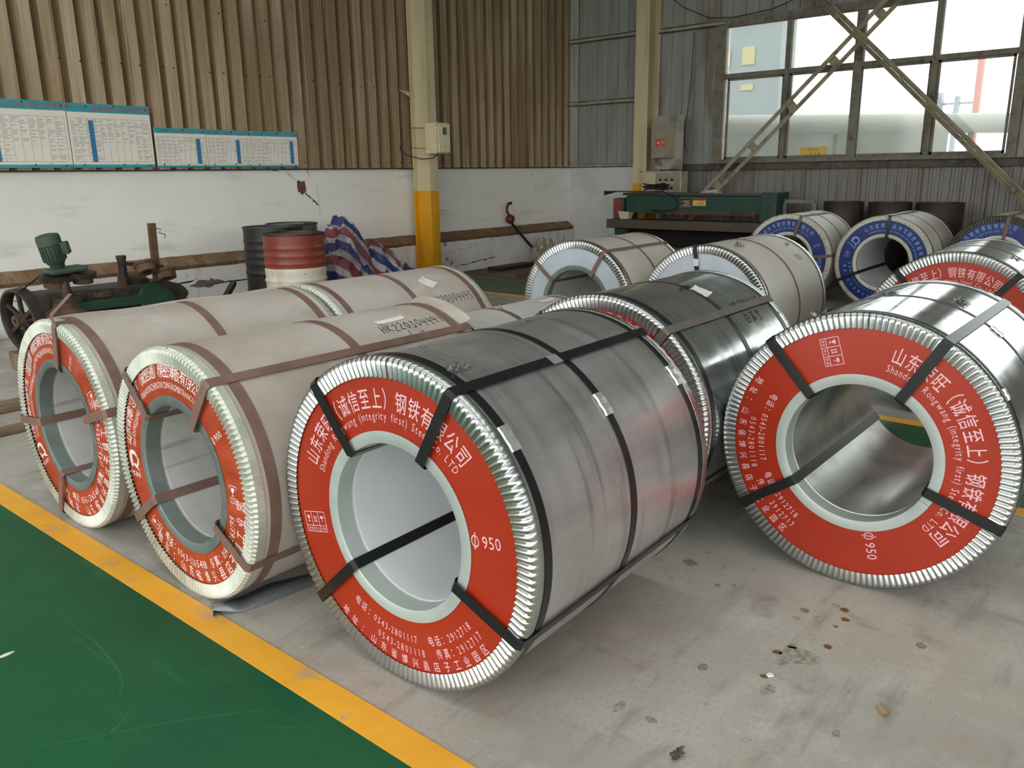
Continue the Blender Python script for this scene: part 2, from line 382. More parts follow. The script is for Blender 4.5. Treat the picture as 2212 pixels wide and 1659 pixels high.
sc = MB()
for row, z in enumerate((2.66, 1.66, 3.3)):
    for k in range(52):
        xx = 1.9 + k * .205 + rb.uniform(-.05, .05)
        if row == 2 and k % 3: continue
        sc.lathe([(.009, 0), (.009, .004)], 8, tr(xx, 8.882, z + rb.uniform(-.012, .012) - .0 * k) @ rot('X', 90))
o = sc.build('screw_heads', m_dark, wl); o['kind'] = 'stuff'
# crack and broken plaster near the boards
def ribbon(pts, w, axis='y', off=8.9185):
    mb = MB(); n = len(pts); vs = []
    for i, (a, b) in enumerate(pts):
        ww = w * (0.3 if i in (0, n - 1) else random.uniform(.6, 1.3))
        vs += [(a - ww / 2, off, b - ww / 3), (a + ww / 2, off, b + ww / 3)]
    mb.add(vs, [(2 * i, 2 * i + 1, 2 * i + 3, 2 * i + 2) for i in range(n - 1)])
    return mb
def jag(a, b, n, amp, seed):
    rn = random.Random(seed); return [(a[0] + (b[0] - a[0]) * i / n + rn.uniform(-amp, amp), a[1] + (b[1] - a[1]) * i / n + rn.uniform(-amp, amp)) for i in range(n + 1)]
def wlpt(px, pz): return (px, pz)
pts = [(6.47, 1.44), (6.50, 1.45), (6.53, 1.43), (6.585, 1.44), (6.60, 1.37), (6.60, 1.31), (6.57, 1.29), (6.55, 1.27), (6.52, 1.27), (6.50, 1.30), (6.475, 1.30), (6.465, 1.36)]
MB().poly([(a, 8.9175, b) for a, b in pts], (0, .02, 0)).build('exposed_brick', m_redbrick, wl)
for s_, (a, b, n, w_) in enumerate((((6.57, 1.3), (6.69, 1.2), 5, .016), ((6.69, 1.2), (6.78, 1.13), 5, .02), ((6.58, 1.44), (6.68, 1.5), 4, .014), ((6.45, 1.45), (6.3, 1.57), 5, .006), ((6.68, 1.5), (6.62, 1.59), 4, .006),
                             ((6.77, 1.4), (6.8, .98), 10, .004), ((6.2, 1.56), (6.05, 1.6), 3, .01), ((8.75, .95), (9.3, .965), 6, .006), ((11.3, 1.5), (11.34, 1.44), 3, .01))):
    ribbon(jag(a, b, n, .008, s_), w_).build('crack', m_crack, wl)
for s_, (a, b, n, w_) in enumerate((((8.9, .3), (9.9, .42), 14, .006), ((9.9, .42), (10.4, .5), 6, .005), ((9.2, .1), (10.2, .17), 12, .022), ((5.0, .28), (7.6, .34), 18, .02), ((3.9, .3), (4.9, .36), 12, .025), ((2.4, .32), (3.1, .36), 8, .008), ((7.4, .2), (8.2, .3), 8, .008))):
    ribbon(jag(a, b, n, .014, 40 + s_), w_, off=8.798).build('crack', m_crack, wl)
m_peel = pm('bare_render', L(128, 116, 110), 0.95, layers=[(L(100, 92, 88), 12, .4, .6, .7)])
for s_, (cx, cz, a, b) in enumerate(((4.35, .3, .32, .07), (4.05, .38, .1, .06), (5.0, .3, .2, .05), (6.9, .33, .25, .05), (3.6, .18, .2, .06))):
    n = 22; rn = random.Random(60 + s_)
    pts = [(cx + a * rn.uniform(.7, 1.2) * math.cos(2 * PI * k / n), 8.7985, cz + b * rn.uniform(.5, 1.3) * math.sin(2 * PI * k / n)) for k in range(n)]
    MB().add(pts, [tuple(range(n))]).build('peeled_patch', m_peel, wl)

# ---------------------------------------------------------------- window (gable) wall
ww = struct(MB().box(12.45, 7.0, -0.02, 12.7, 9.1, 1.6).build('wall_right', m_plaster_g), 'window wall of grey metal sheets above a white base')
sg = sheet(*corr(.84, .205, .03, .02, 1.59, 6.3, .01, 'y'), m_grey_sheet, m_grey_sheet)
for k, y in enumerate((8.93, 8.11, 7.29, 6.88)):
    o = link('metal_sheet', sg, ww); o.location = (12.44 + .004 * (k % 2), y, 0)
sa = sheet(*corr(.84, .205, .03, .02, 3.68, 6.3, .01, 'y'), m_grey_sheet, m_grey_sheet)
sl = sheet(*corr(.83, .135, .06, .028, 0, 1.52, .012, 'y'), m_low_sheet, m_low_sheet)
sr = sheet(*corr(.84, .205, .03, .02, 1.5, 3.7, .01, 'y'), m_grey_sheet, m_grey_sheet)
y = 6.06; k = 0
while y > -8:
    o = link('metal_sheet', sa, ww); o.location = (12.44 + .004 * (k % 2), y, 0)
    y -= .82; k += 1
y = 7.02
while y > -8:
    o = link('metal_sheet', sl, ww); o.location = (12.44, y, 0); y -= .81
for yy in (1.9, -3.12, -3.94, -4.76, -5.58, -6.4, -7.22):
    o = link('metal_sheet', sr, ww); o.location = (12.44, yy, 0)
def channel(mb, y0, y1, z, h=.07, d=.09, x=12.43):
    mb.box(x - d, y1, z, x, y0, z + .008); mb.box(x - d, y1, z, x - d + .008, y0, z + h * .5); mb.box(x - .01, y1, z, x, y0, z + h); mb.box(x - d, y1, z + h, x, y0, z + h + .006)
    return mb
channel(MB(), 8.86, 7.3, 3.66).build('girt', m_rail, ww); channel(MB(), 8.86, 7.3, 2.63).build('girt', m_rail, ww)
channel(MB(), 8.92, 7.3, 1.58, .05, .06).build('girt', m_rail, ww); channel(MB(), 7.1, 5.95, 3.64).build('girt', m_rail, ww)
MB().box(12.33, -8, 1.5, 12.45, 7.0, 1.6).build('sill_beam', m_rail_d, ww)
MB().box(12.25, -8, 1.6, 12.45, 6.1, 1.615).build('sill_beam', m_frame, ww)
ln = MB(); ln.box(12.49, 6.08, 1.5, 12.6, 9.1, 6.3).box(12.49, -8.2, 3.7, 12.6, 6.08, 6.3).box(12.49, -8.2, 0, 12.6, 7.0, 1.6).box(12.49, .95, 1.6, 12.6, 1.9, 3.7).box(12.49, -8.2, 1.6, 12.6, -3.1, 3.7); ln.build('light_block', m_dark, ww)  # unseen boxes added behind this wall's sheets to keep outside light out
MB().box(12.405, 8.72, 1.6, 12.42, 8.9, 6.3).build('corner_flashing', m_cflash, ww)
cb = MB().tube([(12.1, 7.02, 4.3), (12.2, 6.6, 3.95), (12.3, 6.2, 3.76), (12.3, 5.8, 3.72), (12.3, 5.2, 3.76), (12.2, 4.4, 3.95)], .007, 6)
cb.build('hanging_cable', m_black, ww)
MB().tube([(12.4, 6.5, 3.6), (12.4, 6.52, 2.9), (12.4, 6.56, 2.4), (12.4, 6.6, 2.1), (12.4, 6.58, 1.85), (12.4, 6.53, 1.8)], .005, 6).build('hanging_cable', m_black, ww)

# windows
def window(idx, YE, lab):
    ZE = [1.65, 2.9, 3.6]; X0, X1 = 12.37, 12.47; ya, yb = YE[0], YE[-1] + .02
    wn = struct(link('window_%d' % idx, None), lab)
    MB().box(X0 - .02, ya, 1.6, X1, ya + .15, 3.72).build('frame', m_frame, wn, bevel=.006)
    MB().box(X0 - .02, yb - .12, 1.6, X1, yb, 3.72).build('frame', m_frame, wn, bevel=.006)
    MB().box(X0 - .02, yb, 3.6, X1, ya, 3.72).build('frame', m_frame, wn, bevel=.006)
    MB().box(X0 - .02, yb, 1.6, X1, ya, 1.66).build('frame', m_frame, wn, bevel=.006)
    MB().box(X0, yb, 2.86, X1, ya, 2.93).build('transom', m_frame, wn, bevel=.005)
    for yy, wd in zip(YE[1:-1], (.035, .06, .04)):
        MB().box(X0 - .01, yy - wd, 1.66, X1, yy + wd, 3.6).build('mullion', m_frame, wn, bevel=.005)
    for i in range(4):
        for j in range(2):
            MB().box(12.425, YE[i + 1] + .03, ZE[j] + .01, 12.43, YE[i] - .03, ZE[j + 1] - .01).build('pane', m_pane, wn)
            if j == 0:
                a, b, c, d = YE[i + 1] + .04, YE[i] - .04, ZE[0] + .01, ZE[1] - .04
                mb = MB(); mb.box(12.4, a, c, 12.425, a + .03, d).box(12.4, b - .03, c, 12.425, b, d).box(12.4, a, c, 12.425, b, c + .035).box(12.4, a, d - .03, 12.425, b, d)
                mb.build('sash', m_frame, wn)
window(1, [5.93, 4.95, 3.94, 2.95, 1.98], 'large steel-framed workshop window of eight dirty panes')
window(2, [.93, -.05, -1.06, -2.05, -3.02], 'second workshop window further along the same wall')
m_not = pm('faded_yellow_notice', L(222, 190, 96), .6)
st = MB().box(12.419, 4.28, 1.675, 12.4235, 4.7, 1.81).build('warning_notice', m_not)
tag(st, 'faded yellow notice stuck to the lower window pane', 'notice')
mb = MB(); text_mb(mb, '高压危险', lambda u, v: (12.4185, 4.49 - u, 1.77 + v), .035); text_mb(mb, '止步注意', lambda u, v: (12.4185, 4.49 - u, 1.705 + v), .05)
mb.build('lettering', pm('faded_red_print', L(176, 96, 60), .7), st, fix=False)

# ---------------------------------------------------------------- roof and far surroundings (out of frame or seen through the glass)
rf = MB(); SKY = [(-6.2, -5.0), (-3.4, -2.2), (-.6, .6), (2.4, 3.6)]; xa = -7.2
for s0, s1 in SKY + [(12.9, 12.9)]:
    rf.box(xa, -8.2, 6.3, s0, 9.3, 6.42); xa = s1
rf = struct(rf.build('ceiling', m_roof), 'workshop roof underside with translucent strips added for light')
m_sky = glass_mat('translucent_roof_sheet', 0.35, (0.92, 0.95, 0.95, 1))
for s0, s1 in SKY:  # unseen roof strips added to brighten the floor and coil tops
    MB().box(s0, -8.2, 6.35, s1, 9.3, 6.355).build('added_skylight', m_sky, rf)
wf = MB(); wf.box(-2.5, -8.2, -0.02, 12.7, -8.1, 1.5).box(-2.5, -8.2, 3.9, 12.7, -8.1, 6.3)  # unseen wall added to shape the light; open band brightens coil sides
for k in range(3): wf.box(-2.5 + 3 * k, -8.2, 1.5, -2.3 + 3 * k, -8.1, 3.9)
wf.box(6.3, -8.2, 1.5, 12.7, -8.1, 3.9)  # band closed here to darken the far end of the hall
struct(wf.build('added_side_wall', m_grey_sheet), 'unseen grey sheet wall added on the right side, its open band shaped for light')
struct(MB().box(-80, -80, -0.4, 120, 120, -0.27).build('ground_outside', m_ext), 'pale ground outside the workshop')

# columns
def hsec(mb, cx, cy, w, d, z0, z1, along='y', tf=.014, tw=.01):
    if along == 'y':
        mb.box(cx - w / 2, cy - d / 2, z0, cx + w / 2, cy - d / 2 + tf, z1).box(cx - w / 2, cy + d / 2 - tf, z0, cx + w / 2, cy + d / 2, z1).box(cx - tw / 2, cy - d / 2 + tf, z0, cx + tw / 2, cy + d / 2 - tf, z1)
    else:
        mb.box(cx - d / 2, cy - w / 2, z0, cx - d / 2 + tf, cy + w / 2, z1).box(cx + d / 2 - tf, cy - w / 2, z0, cx + d / 2, cy + w / 2, z1).box(cx - d / 2 + tf, cy - tw / 2, z0, cx + d / 2 - tf, cy + tw / 2, z1)
    return mb
c1 = thing('steel_column', 'cream steel column with yellow base in front of the brown sheet wall', 'column', (8.43, 8.575, 0))
hsec(MB(), 0, 0, .16, .35, 1.27, 6.3).build('shaft', m_cream, c1); hsec(MB(), 0, 0, .161, .351, 0, 1.27).build('painted_base', m_ypaint, c1, label='yellow painted base')
MB().box(-.12, -.2, 0, .12, .2, .02).build('base_plate', m_ypaint, c1)
MB().poly([(-.08, .17, 2.62), (-.3, .17, 2.64), (-.08, .17, 2.55)], (0, -.01, 0)).build('bracket', m_cream, c1)
MB().box(-.34, .14, 1.575, -.08, .17, 1.585).build('bracket', m_oily, c1)
c2 = thing('steel_column', 'cream steel column beside the window with an electrical cabinet', 'column', (12.23, 7.22, 0))
hsec(MB(), 0, 0, .25, .36, 1.3, 6.3, 'x').build('shaft', m_cream, c2); hsec(MB(), 0, 0, .251, .361, 0, 1.3, 'x').build('painted_base', m_ypaint, c2, label='yellow painted base')
# cross bracing in front of the window
def lattice(name, a, b, lab):
    a = Vector(a); b = Vector(b); d = (b - a).normalized(); sd = d.cross(Vector((1, 0, 0))).normalized()
    t = thing(name, lab, 'brace', a); Ln = (b - a).length
    for s_ in (-1, 1):
        o_ = sd * s_ * .075
        mb = MB(); mb.bar(o_, d * Ln + o_, .008, .07, (1, 0, 0)); mb.bar(o_ + Vector((-.03, 0, 0)), d * Ln + o_ + Vector((-.03, 0, 0)), .06, .008, (1, 0, 0)); mb.build('angle_bar', m_brace, t)
    for k in range(1, 6):
        c_ = d * Ln * k / 6.2
        MB().bar(c_ - d * .06, c_ + d * .06, .16, .01, (1, 0, 0)).build('batten_plate', m_brace, t)
    return t
lattice('cross_brace', (12.15, 6.42, .72), (12.15, 2.96, 4.15), 'lattice diagonal brace of two spaced cream bars in front of the window')
def backback(a, b, lab):
    a = Vector(a); b = Vector(b); d = (b - a).normalized(); sd = d.cross(Vector((1, 0, 0))).normalized(); Ln = (b - a).length
    t = thing('cross_brace', lab, 'brace', a)
    for s_ in (-1, 1):
        o_ = sd * s_ * .03
        mb = MB(); mb.bar(o_ + Vector((-.035, 0, 0)), d * Ln + o_ + Vector((-.035, 0, 0)), .008, .07, (1, 0, 0)); mb.bar(o_ + sd * s_ * .0, d * Ln + o_, .058, .008, (1, 0, 0)); mb.build('angle_bar', m_brace, t)
    for k in (0.22, .38, .58, .8):
        MB().bar(d * Ln * k - d * .03 + Vector((-.07, 0, 0)), d * Ln * k + d * .03 + Vector((-.07, 0, 0)), .05, .012, (1, 0, 0)).build('batten_plate', m_brace, t)
backback((12.05, .9, .35), (12.05, 4.95, 4.28), 'solid patched diagonal brace in front of the window')

# ---------------------------------------------------------------- coil materials
def galv(name, c, r0, r1, dark, metal=1.0):
    return pm(name, c, 0.3, metal, layers=[(dark, (1.3, 5, 1), 0.42, 0.66, 0.6, 6), (L(120, 122, 124), (16, 1.2, 1), 0.54, 0.7, 0.6, 9), (L(150, 148, 144), (3, 1.2, 1), 0.55, 0.7, 0.5, 8), (L(225, 226, 226), (40, 40, 1), 0.6, 0.75, 0.25, 4)],
              coord='UV', rvar=((14, 1.6, 1), r0, r1), bump=((5, 1.5, 1), 0.08, 0.004))
m_galv1 = galv('dull_galvanised_sheet', L(220, 221, 222), 0.3, 0.42, L(172, 172, 172), .88)
m_galv2 = galv('bright_galvanised_sheet', L(218, 221, 222), 0.1, 0.2, L(165, 167, 168), .92)
m_wrap = pm('grey_painted_wrap', L(202, 200, 197), 0.42, layers=[(L(184, 180, 174), (2, 2, 1), 0.4, 0.65, 0.7), (L(166, 160, 152), (1.2, 3, 1), 0.56, 0.68, 0.6, 7), (L(150, 144, 136), (5, 20, 1), 0.66, 0.76, 0.4, 8)], coord='UV', rvar=((2, 2, 1), .35, .55))
m_dusty = pm('dusty_grey_wrap', L(188, 182, 175), 0.6, layers=[(L(170, 156, 144), (1.5, 1.6, 1), 0.38, 0.6, 0.9), (L(160, 150, 138), (3, 4, 1), 0.58, 0.68, 0.6, 8), (L(204, 202, 200), (2, 3, 1), 0.6, 0.72, 0.7, 8)], coord='UV')
m_cream_wrap = pm('cream_grey_wrap', L(206, 200, 190), 0.45, layers=[(L(188, 178, 166), (2, 2, 1), 0.42, 0.65, 0.7), (L(170, 160, 146), (4, 9, 1), 0.62, 0.74, 0.5, 8)], coord='UV')
m_gsh = pm('bright_pleated_edge_metal', L(196, 199, 198), 0.3, 1.0, layers=[(L(160, 164, 162), 30, 0.5, 0.7, 0.4)])
m_gdl = pm('dull_pleated_edge_metal', L(204, 206, 194), 0.45, 0.4, layers=[(L(166, 170, 156), 12, 0.45, 0.66, 0.6)])
m_gcr = pm('cream_pleated_edge', L(206, 206, 190), 0.5, 0.3, layers=[(L(170, 168, 148), 9, 0.5, 0.66, 0.6)])
m_gdk = pm('dark_crumpled_edge', L(96, 92, 84), 0.6, 0.3, layers=[(L(60, 56, 50), 9, 0.45, 0.66, 0.7)])
m_bgd = pm('pale_bore_edging', L(178, 187, 182), 0.5, 0.3, layers=[(L(158, 168, 162), 6, 0.45, 0.65, 0.5)])
m_bgg = pm('grey_bore_edging', L(128, 138, 134), 0.5, 0.5, layers=[(L(104, 114, 110), 8, 0.45, 0.65, 0.6)])
m_bore_w = pm('pale_painted_bore', L(222, 226, 228), 0.38, 0.12, layers=[(L(208, 213, 214), 2, 0.42, 0.65, 0.6)])
m_bore_m = pm('steel_bore', L(196, 196, 194), 0.3, 0.9, layers=[(L(140, 140, 136), 5, 0.45, 0.66, 0.6), (L(110, 108, 102), (1, 18, 18), 0.62, 0.72, 0.5)])
m_bore_d = pm('dusty_steel_bore', L(212, 212, 208), 0.45, 0.3, layers=[(L(184, 182, 176), 4, 0.42, 0.65, 0.7), (L(96, 96, 92), (1, 14, 14), 0.62, 0.7, 0.5)])
m_red = pm('red_label_print', L(160, 45, 21), 0.34, layers=[(L(147, 38, 18), 3, 0.4, 0.65, 0.5)], rvar=(4, .3, .42))
m_red_d = pm('dusty_red_label_print', L(172, 66, 36), 0.42, layers=[(L(148, 52, 28), 6, 0.42, 0.65, 0.6), (L(150, 110, 90), 5, 0.64, 0.74, 0.7, 7)])
m_blue = pm('blue_label_print', L(6, 46, 118), 0.38, layers=[(L(5, 36, 98), 3, 0.42, 0.65, 0.6)])
m_plain = pm('plain_grey_end_cover', L(186, 196, 206), 0.42, 0.1, layers=[(L(168, 178, 188), 3, 0.42, 0.65, 0.6), (L(150, 156, 160), 14, 0.62, 0.74, 0.4)])
m_ink_p = pm('pale_pink_print', L(226, 178, 186), 0.5)
m_ink_w = pm('white_print', L(238, 220, 216), 0.5)
m_ink_b = pm('pale_blue_print', L(140, 168, 216), 0.5)
m_sblk = pm('black_steel_strap', L(34, 34, 35), 0.28, 0.2, layers=[(L(70, 68, 64), (8, 8, 8), 0.6, 0.74, 0.4)])
m_sbrn = pm('brown_dusty_strap', L(124, 97, 87), 0.6, layers=[(L(98, 73, 65), 9, 0.42, 0.65, 0.6)])
m_sgry = pm('dusty_grey_strap', L(116, 108, 98), 0.5, 0.2, layers=[(L(86, 80, 72), 9, 0.42, 0.65, 0.6)])
m_buck = pm('bright_strap_seal', L(226, 228, 228), 0.35, .8)
m_pen = pm('black_marker_ink', L(62, 58, 56), 0.8)
m_paper = pm('paper_tag', L(232, 226, 220), 0.8, layers=[(L(200, 186, 176), 20, 0.5, 0.66, 0.6)])
m_film = glass_mat('torn_clear_film', 0.45, (0.95, 0.96, 0.95, 1))

# ---------------------------------------------------------------- coil builder
STROKES = {'0': [[(.5, 1), (.15, .7), (.15, .3), (.5, 0), (.85, .3), (.85, .7), (.5, 1)]], '1': [[(.5, 1), (.5, 0)]], '2': [[(.1, .8), (.45, 1), (.8, .75), (.1, .05), (.9, 0)]],
           '3': [[(.15, .95), (.7, .95), (.4, .55), (.8, .3), (.5, 0), (.1, .1)]], '4': [[(.3, 1), (.1, .4), (.9, .45)], [(.75, .85), (.65, -.1)]], '5': [[(.9, 1), (.3, 1), (.2, .55), (.7, .5), (.8, .2), (.4, 0), (.1, .1)]],
           '6': [[(.8, 1), (.25, .5), (.2, .15), (.5, 0), (.8, .2), (.6, .5), (.2, .3)]], '7': [[(.1, 1), (.9, 1), (.4, 0)]], 'H': [[(.15, 1), (.1, 0)], [(.85, 1), (.8, 0)], [(.1, .5), (.85, .55)]],
           'K': [[(.15, 1), (.1, 0)], [(.85, .95), (.15, .45), (.9, 0)]], 'B': [[(.15, 1), (.1, 0), (.7, .1), (.75, .4), (.15, .5), (.65, .6), (.65, .95), (.15, 1)]], '-': [[(.1, .5), (.9, .5)]],
           'w': [[(.5, 1.1), (.35, .9), (.15, .8), (.1, 0), (.85, .05), (.85, .8), (.15, .8)], [(.15, .42), (.85, .42)]], 'h': [[(.1, .9), (.95, .95)], [(.5, .95), (.4, .4), (.05, -.1)], [(.55, .6), (.5, .3), (.3, 0)], [(.55, .35), (.95, 0)]], '^': [[(.5, -.2), (.5, 1.1), (.2, .7)], [(.5, 1.1), (.8, .7)]]}

def coil(label, x, y, th, R, Ln, ri, body, guard, strapm, straps=(), bands=(), bandm=None, bandw=.03, sw=.032, disc=None, n=150, rg=None, bore=None, borem=None,
         text=None, a0=90.0, wrinkle=0.0, seals=(), group='packaged steel coils', amp=.0068, bamp=.0018, sharp=False, ring=.036):
    rg = rg or R - .055
    t = thing('steel_coil', label, 'steel coil', (x, y, 0), math.radians(th), group)
    def P(r, f, xx): return (xx, -r * math.cos(f), R + r * math.sin(f))
    # body (outer sheet + end faces)
    mb = MB(); mb.uv = []; NS = 128
    prof = [(.004, ri), (.004, R - .003), (.007, R), (Ln * .25, R), (Ln * .5, R), (Ln * .75, R), (Ln - .007, R), (Ln - .004, R - .003), (Ln - .004, ri)]
    for xx, r in prof:
        for k in range(NS + 1):
            f = 2 * PI * k / NS - PI; mb.v.append(P(r, f, xx)); mb.uv.append((xx + x, f * R + y))
    for i in range(len(prof) - 1):
        for k in range(NS):
            a = i * (NS + 1) + k; mb.f.append((a, a + 1, a + NS + 2, a + NS + 1))
    mb.build('outer_wrap', body, t, smooth=30)
    # bore
    mb = MB(); prof = [(.0, ri + .003), (-.003, ri), (.06, ri - .001), (.061, ri - .004), (Ln - .061, ri - .004), (Ln - .06, ri - .001), (Ln + .003, ri), (Ln, ri + .003)]
    for xx, r in prof:
        for k in range(72): mb.v.append(P(r, 2 * PI * k / 72, xx))
    for i in range(len(prof) - 1):
        for k in range(72):
            a = i * 72 + k; b = i * 72 + (k + 1) % 72; mb.f.append((a, b, b + 72, a + 72))
    mb.build('bore_sleeve', bore or m_bore_w, t, smooth=25, fix=False)
    # pleated edge guards (front, rear)
    def edge(xs, sg, nf, sub):
        mb = MB(); N_ = nf * sub
        for k in range(N_ + 1):
            f = 2 * PI * k / N_ + PI / 2; q = (k / sub) % 1
            b = (abs(math.sin(PI * q)) ** .85 if not sharp else min(1, 2.6 * min(q, 1 - q)))
            sp = .0035 * (1 - k / N_)
            for r, dx, am, dr in ((rg, -.003, .75, -.003), (R - .016, -.006, 1, 0), (R - .005, -.005, .8, 0), (R + .0035, .002, .1, .0015), (R + .0035, .03, 0, 0), (R + .0005, .031, 0, 0)):
                mb.v.append(P(r + dr * b, f, xs + sg * (dx - am * amp * b - (sp if dx < .02 else 0))))
        for k in range(N_):
            for i in range(5):
                a = k * 6 + i; mb.f.append((a, a + 1, a + 7, a + 6) if sg > 0 else (a, a + 6, a + 7, a + 1))
        return mb
    edge(0, 1, n, 6).build('edge_guard', guard, t, smooth=60 if not sharp else 20, fix=False)
    edge(Ln, -1, n // 2, 4).build('edge_guard', guard, t, smooth=60, fix=False)
    # bore edging
    def bedge(xs, sg):
        mb = MB(); nf = 170; N_ = nf * 2
        for k in range(N_ + 1):
            f = 2 * PI * k / N_ - .5; b = k % 2; sp = .002 * k / N_
            for r, dx in ((ri + ring, -.0045 - bamp * b), (ri + .004, -.006 - bamp * b), (ri - .001, -.004), (ri - .005, .05)):
                mb.v.append(P(r, f, xs + sg * (dx - sp)))
        for k in range(N_):
            for i in range(3):
                a = k * 4 + i; mb.f.append((a, a + 1, a + 5, a + 4))
        return mb
    bedge(0, 1).build('bore_edging', borem or m_bgd, t, smooth=40)
    # end cover / label disc
    def wr(a, b):
        if not wrinkle: return 0.0
        f = math.atan2(b, a); r = math.hypot(a, b)
        v = noise.noise(Vector((math.cos(f) * 4.2, math.sin(f) * 4.2, r * 5 + x * 3))) + .6 * noise.noise(Vector((math.cos(f) * 11, math.sin(f) * 11, r * 3 + y)))
        e_ = max(0.0, min(1.0, (r - ri - .03) / .03)) * max(0.0, min(1.0, (rg - .004 - r) / .025))
        return wrinkle * (.45 + v) * e_
    def face(a, b, off=0.0): return (-.0035 - wr(a, b) - off, -a, R + b)
    if disc is not None:
        mb = MB(); nr = 9 if wrinkle else 2; na = 200 if wrinkle else 96; r0, r1 = ri + .02, rg + .012
        for i in range(nr + 1):
            for k in range(na):
                r = r0 + (r1 - r0) * i / nr; f = 2 * PI * k / na; mb.v.append(face(r * math.cos(f), r * math.sin(f)))
        for i in range(nr):
            for k in range(na):
                a = i * na + k; b = i * na + (k + 1) % na; mb.f.append((a, b, b + na, a + na))
        d = mb.build('end_cover' if text is None else 'label_disc', disc, t, smooth=50)
        MB().add([P(r, 2 * PI * k / 96, Ln + .003) for r in (ri + .02, rg + .01) for k in range(96)], [(k, (k + 1) % 96, 96 + (k + 1) % 96, 96 + k) for k in range(96)]).build('end_cover', disc, t)
        if text:
            print_label(text, a0, face, d, {'blue': m_ink_b, 'hx': m_ink_w}.get(text, m_ink_p))
    # circumferential bands
    def ring_band(xc, wd, m, name='strap'):
        mb = MB()
        for k in range(97):
            f = 2 * PI * k / 96
            for r, dx in ((R + .0005, -wd / 2), (R + .003, -wd / 2), (R + .003, wd / 2), (R + .0005, wd / 2)): mb.v.append(P(r, f, xc + dx))
        for k in range(96):
            for i in range(3):
                a = k * 4 + i; mb.f.append((a, a + 1, a + 5, a + 4))
        return mb.build(name, m, t, smooth=40)
    bo = [ring_band(bx, bandw, bandm or strapm) for bx in bands]
    # lengthwise straps through the bore
    for j, f in enumerate(straps):
        f = math.radians(f); e = .019; ro = R + .006; rn = ri - .007; x0 = -e; x1 = Ln + e
        if wrinkle: x0 -= .006
        path = [(x0, rn + .01), (x0, (ro + rn) / 2), (x0 + .002, ro - .012), (x0 + .012, ro), (x1 - .012, ro), (x1, ro - .012), (x1, rn + .01), (x1 - .012, rn), (x0 + .012, rn)]
        cx = (x0 + x1) / 2; cr = (ro + rn) / 2
        mb = MB(); tt = Vector((0, math.sin(f), math.cos(f))) * sw / 2; m = len(path)
        for px, pr in path:
            nx = (-1 if px < x0 + .03 else (1 if px > x1 - .03 else 0)) * .0015; nr_ = (1 if pr > ro - .03 else (-1 if pr < rn + .03 else 0)) * .0015
            for s_ in (0, 1):
                c = Vector(P(pr + nr_ * s_, f, px + nx * s_))
                mb.v.append(tuple(c - tt)); mb.v.append(tuple(c + tt))
        for i in range(m):
            a = i * 4; b = ((i + 1) % m) * 4
            mb.f += [(a + 2, a + 3, b + 3, b + 2), (a, b, b + 1, a + 1), (a, a + 2, b + 2, b), (a + 1, b + 1, b + 3, a + 3)]
        mb.build('strap', strapm, t)
    # strap seals
    for sx, sf, wd, ln, axial in seals:
        f = math.radians(sf); mb = MB(); dphi = ln / R
        for i in range(5):
            ff = f + (i / 4 - .5) * dphi
            for r, dx in ((R + .001, -wd / 2), (R + .007, -wd / 2 + .002), (R + .008, 0), (R + .007, wd / 2 - .002), (R + .001, wd / 2)):
                mb.v.append(P(r + (.002 if i in (1, 3) else 0), ff, sx + dx))
        for i in range(4):
            for q in range(4):
                a = i * 5 + q; mb.f.append((a, a + 1, a + 6, a + 5))
        mb.build('strap_seal', m_buck, t)
    def on(s_, f, off=.0012): return P(R + off, math.radians(f), s_)
    def write(txt, s0, f0, h, wd, slant=.15, gap=1.25, lw=.0022):
        mb = MB(); rn = random.Random(hash(txt) % 1000)
        for i, ch in enumerate(txt):
            for st in STROKES.get(ch, []):
                pts = [((i * gap + p[0] + slant * p[1]) * wd, (p[1] + .06 * math.sin(i * 2.3)) * h) for p in st]
                for (u0, v0), (u1, v1) in zip(pts, pts[1:]):
                    d = Vector((u1 - u0, v1 - v0)); nn = Vector((-d.y, d.x)).normalized() * lw
                    q = [(u0 - nn.x, v0 - nn.y), (u1 - nn.x, v1 - nn.y), (u1 + nn.x, v1 + nn.y), (u0 + nn.x, v0 + nn.y)]
                    mb.add([P(R + .0014, math.radians(f0) + v / R, s0 + u) for u, v in q], [(0, 1, 2, 3)])
        return mb.build('handwriting', m_pen, t, label='black handwriting')
    def paper(s0, f0, wd, ht, ang=0, m=None, name='paper_tag', lift=.004):
        mb = MB(); ca, sa_ = math.cos(math.radians(ang)), math.sin(math.radians(ang)); nn = 5
        for i in range(nn + 1):
            for j in range(nn + 1):
                u = (i / nn - .5) * wd; v = (j / nn - .5) * ht
                uu, vv = u * ca - v * sa_, u * sa_ + v * ca
                cr = lift * (1 if i in (0, nn) and j in (0, nn) else .15)
                mb.v.append(P(R + .002 + cr, math.radians(f0) + vv / R, s0 + uu))
        for i in range(nn):
            for j in range(nn):
                a = i * (nn + 1) + j; mb.f.append((a, a + 1, a + nn + 2, a + nn + 1))
        return mb.build(name, m or m_paper, t)
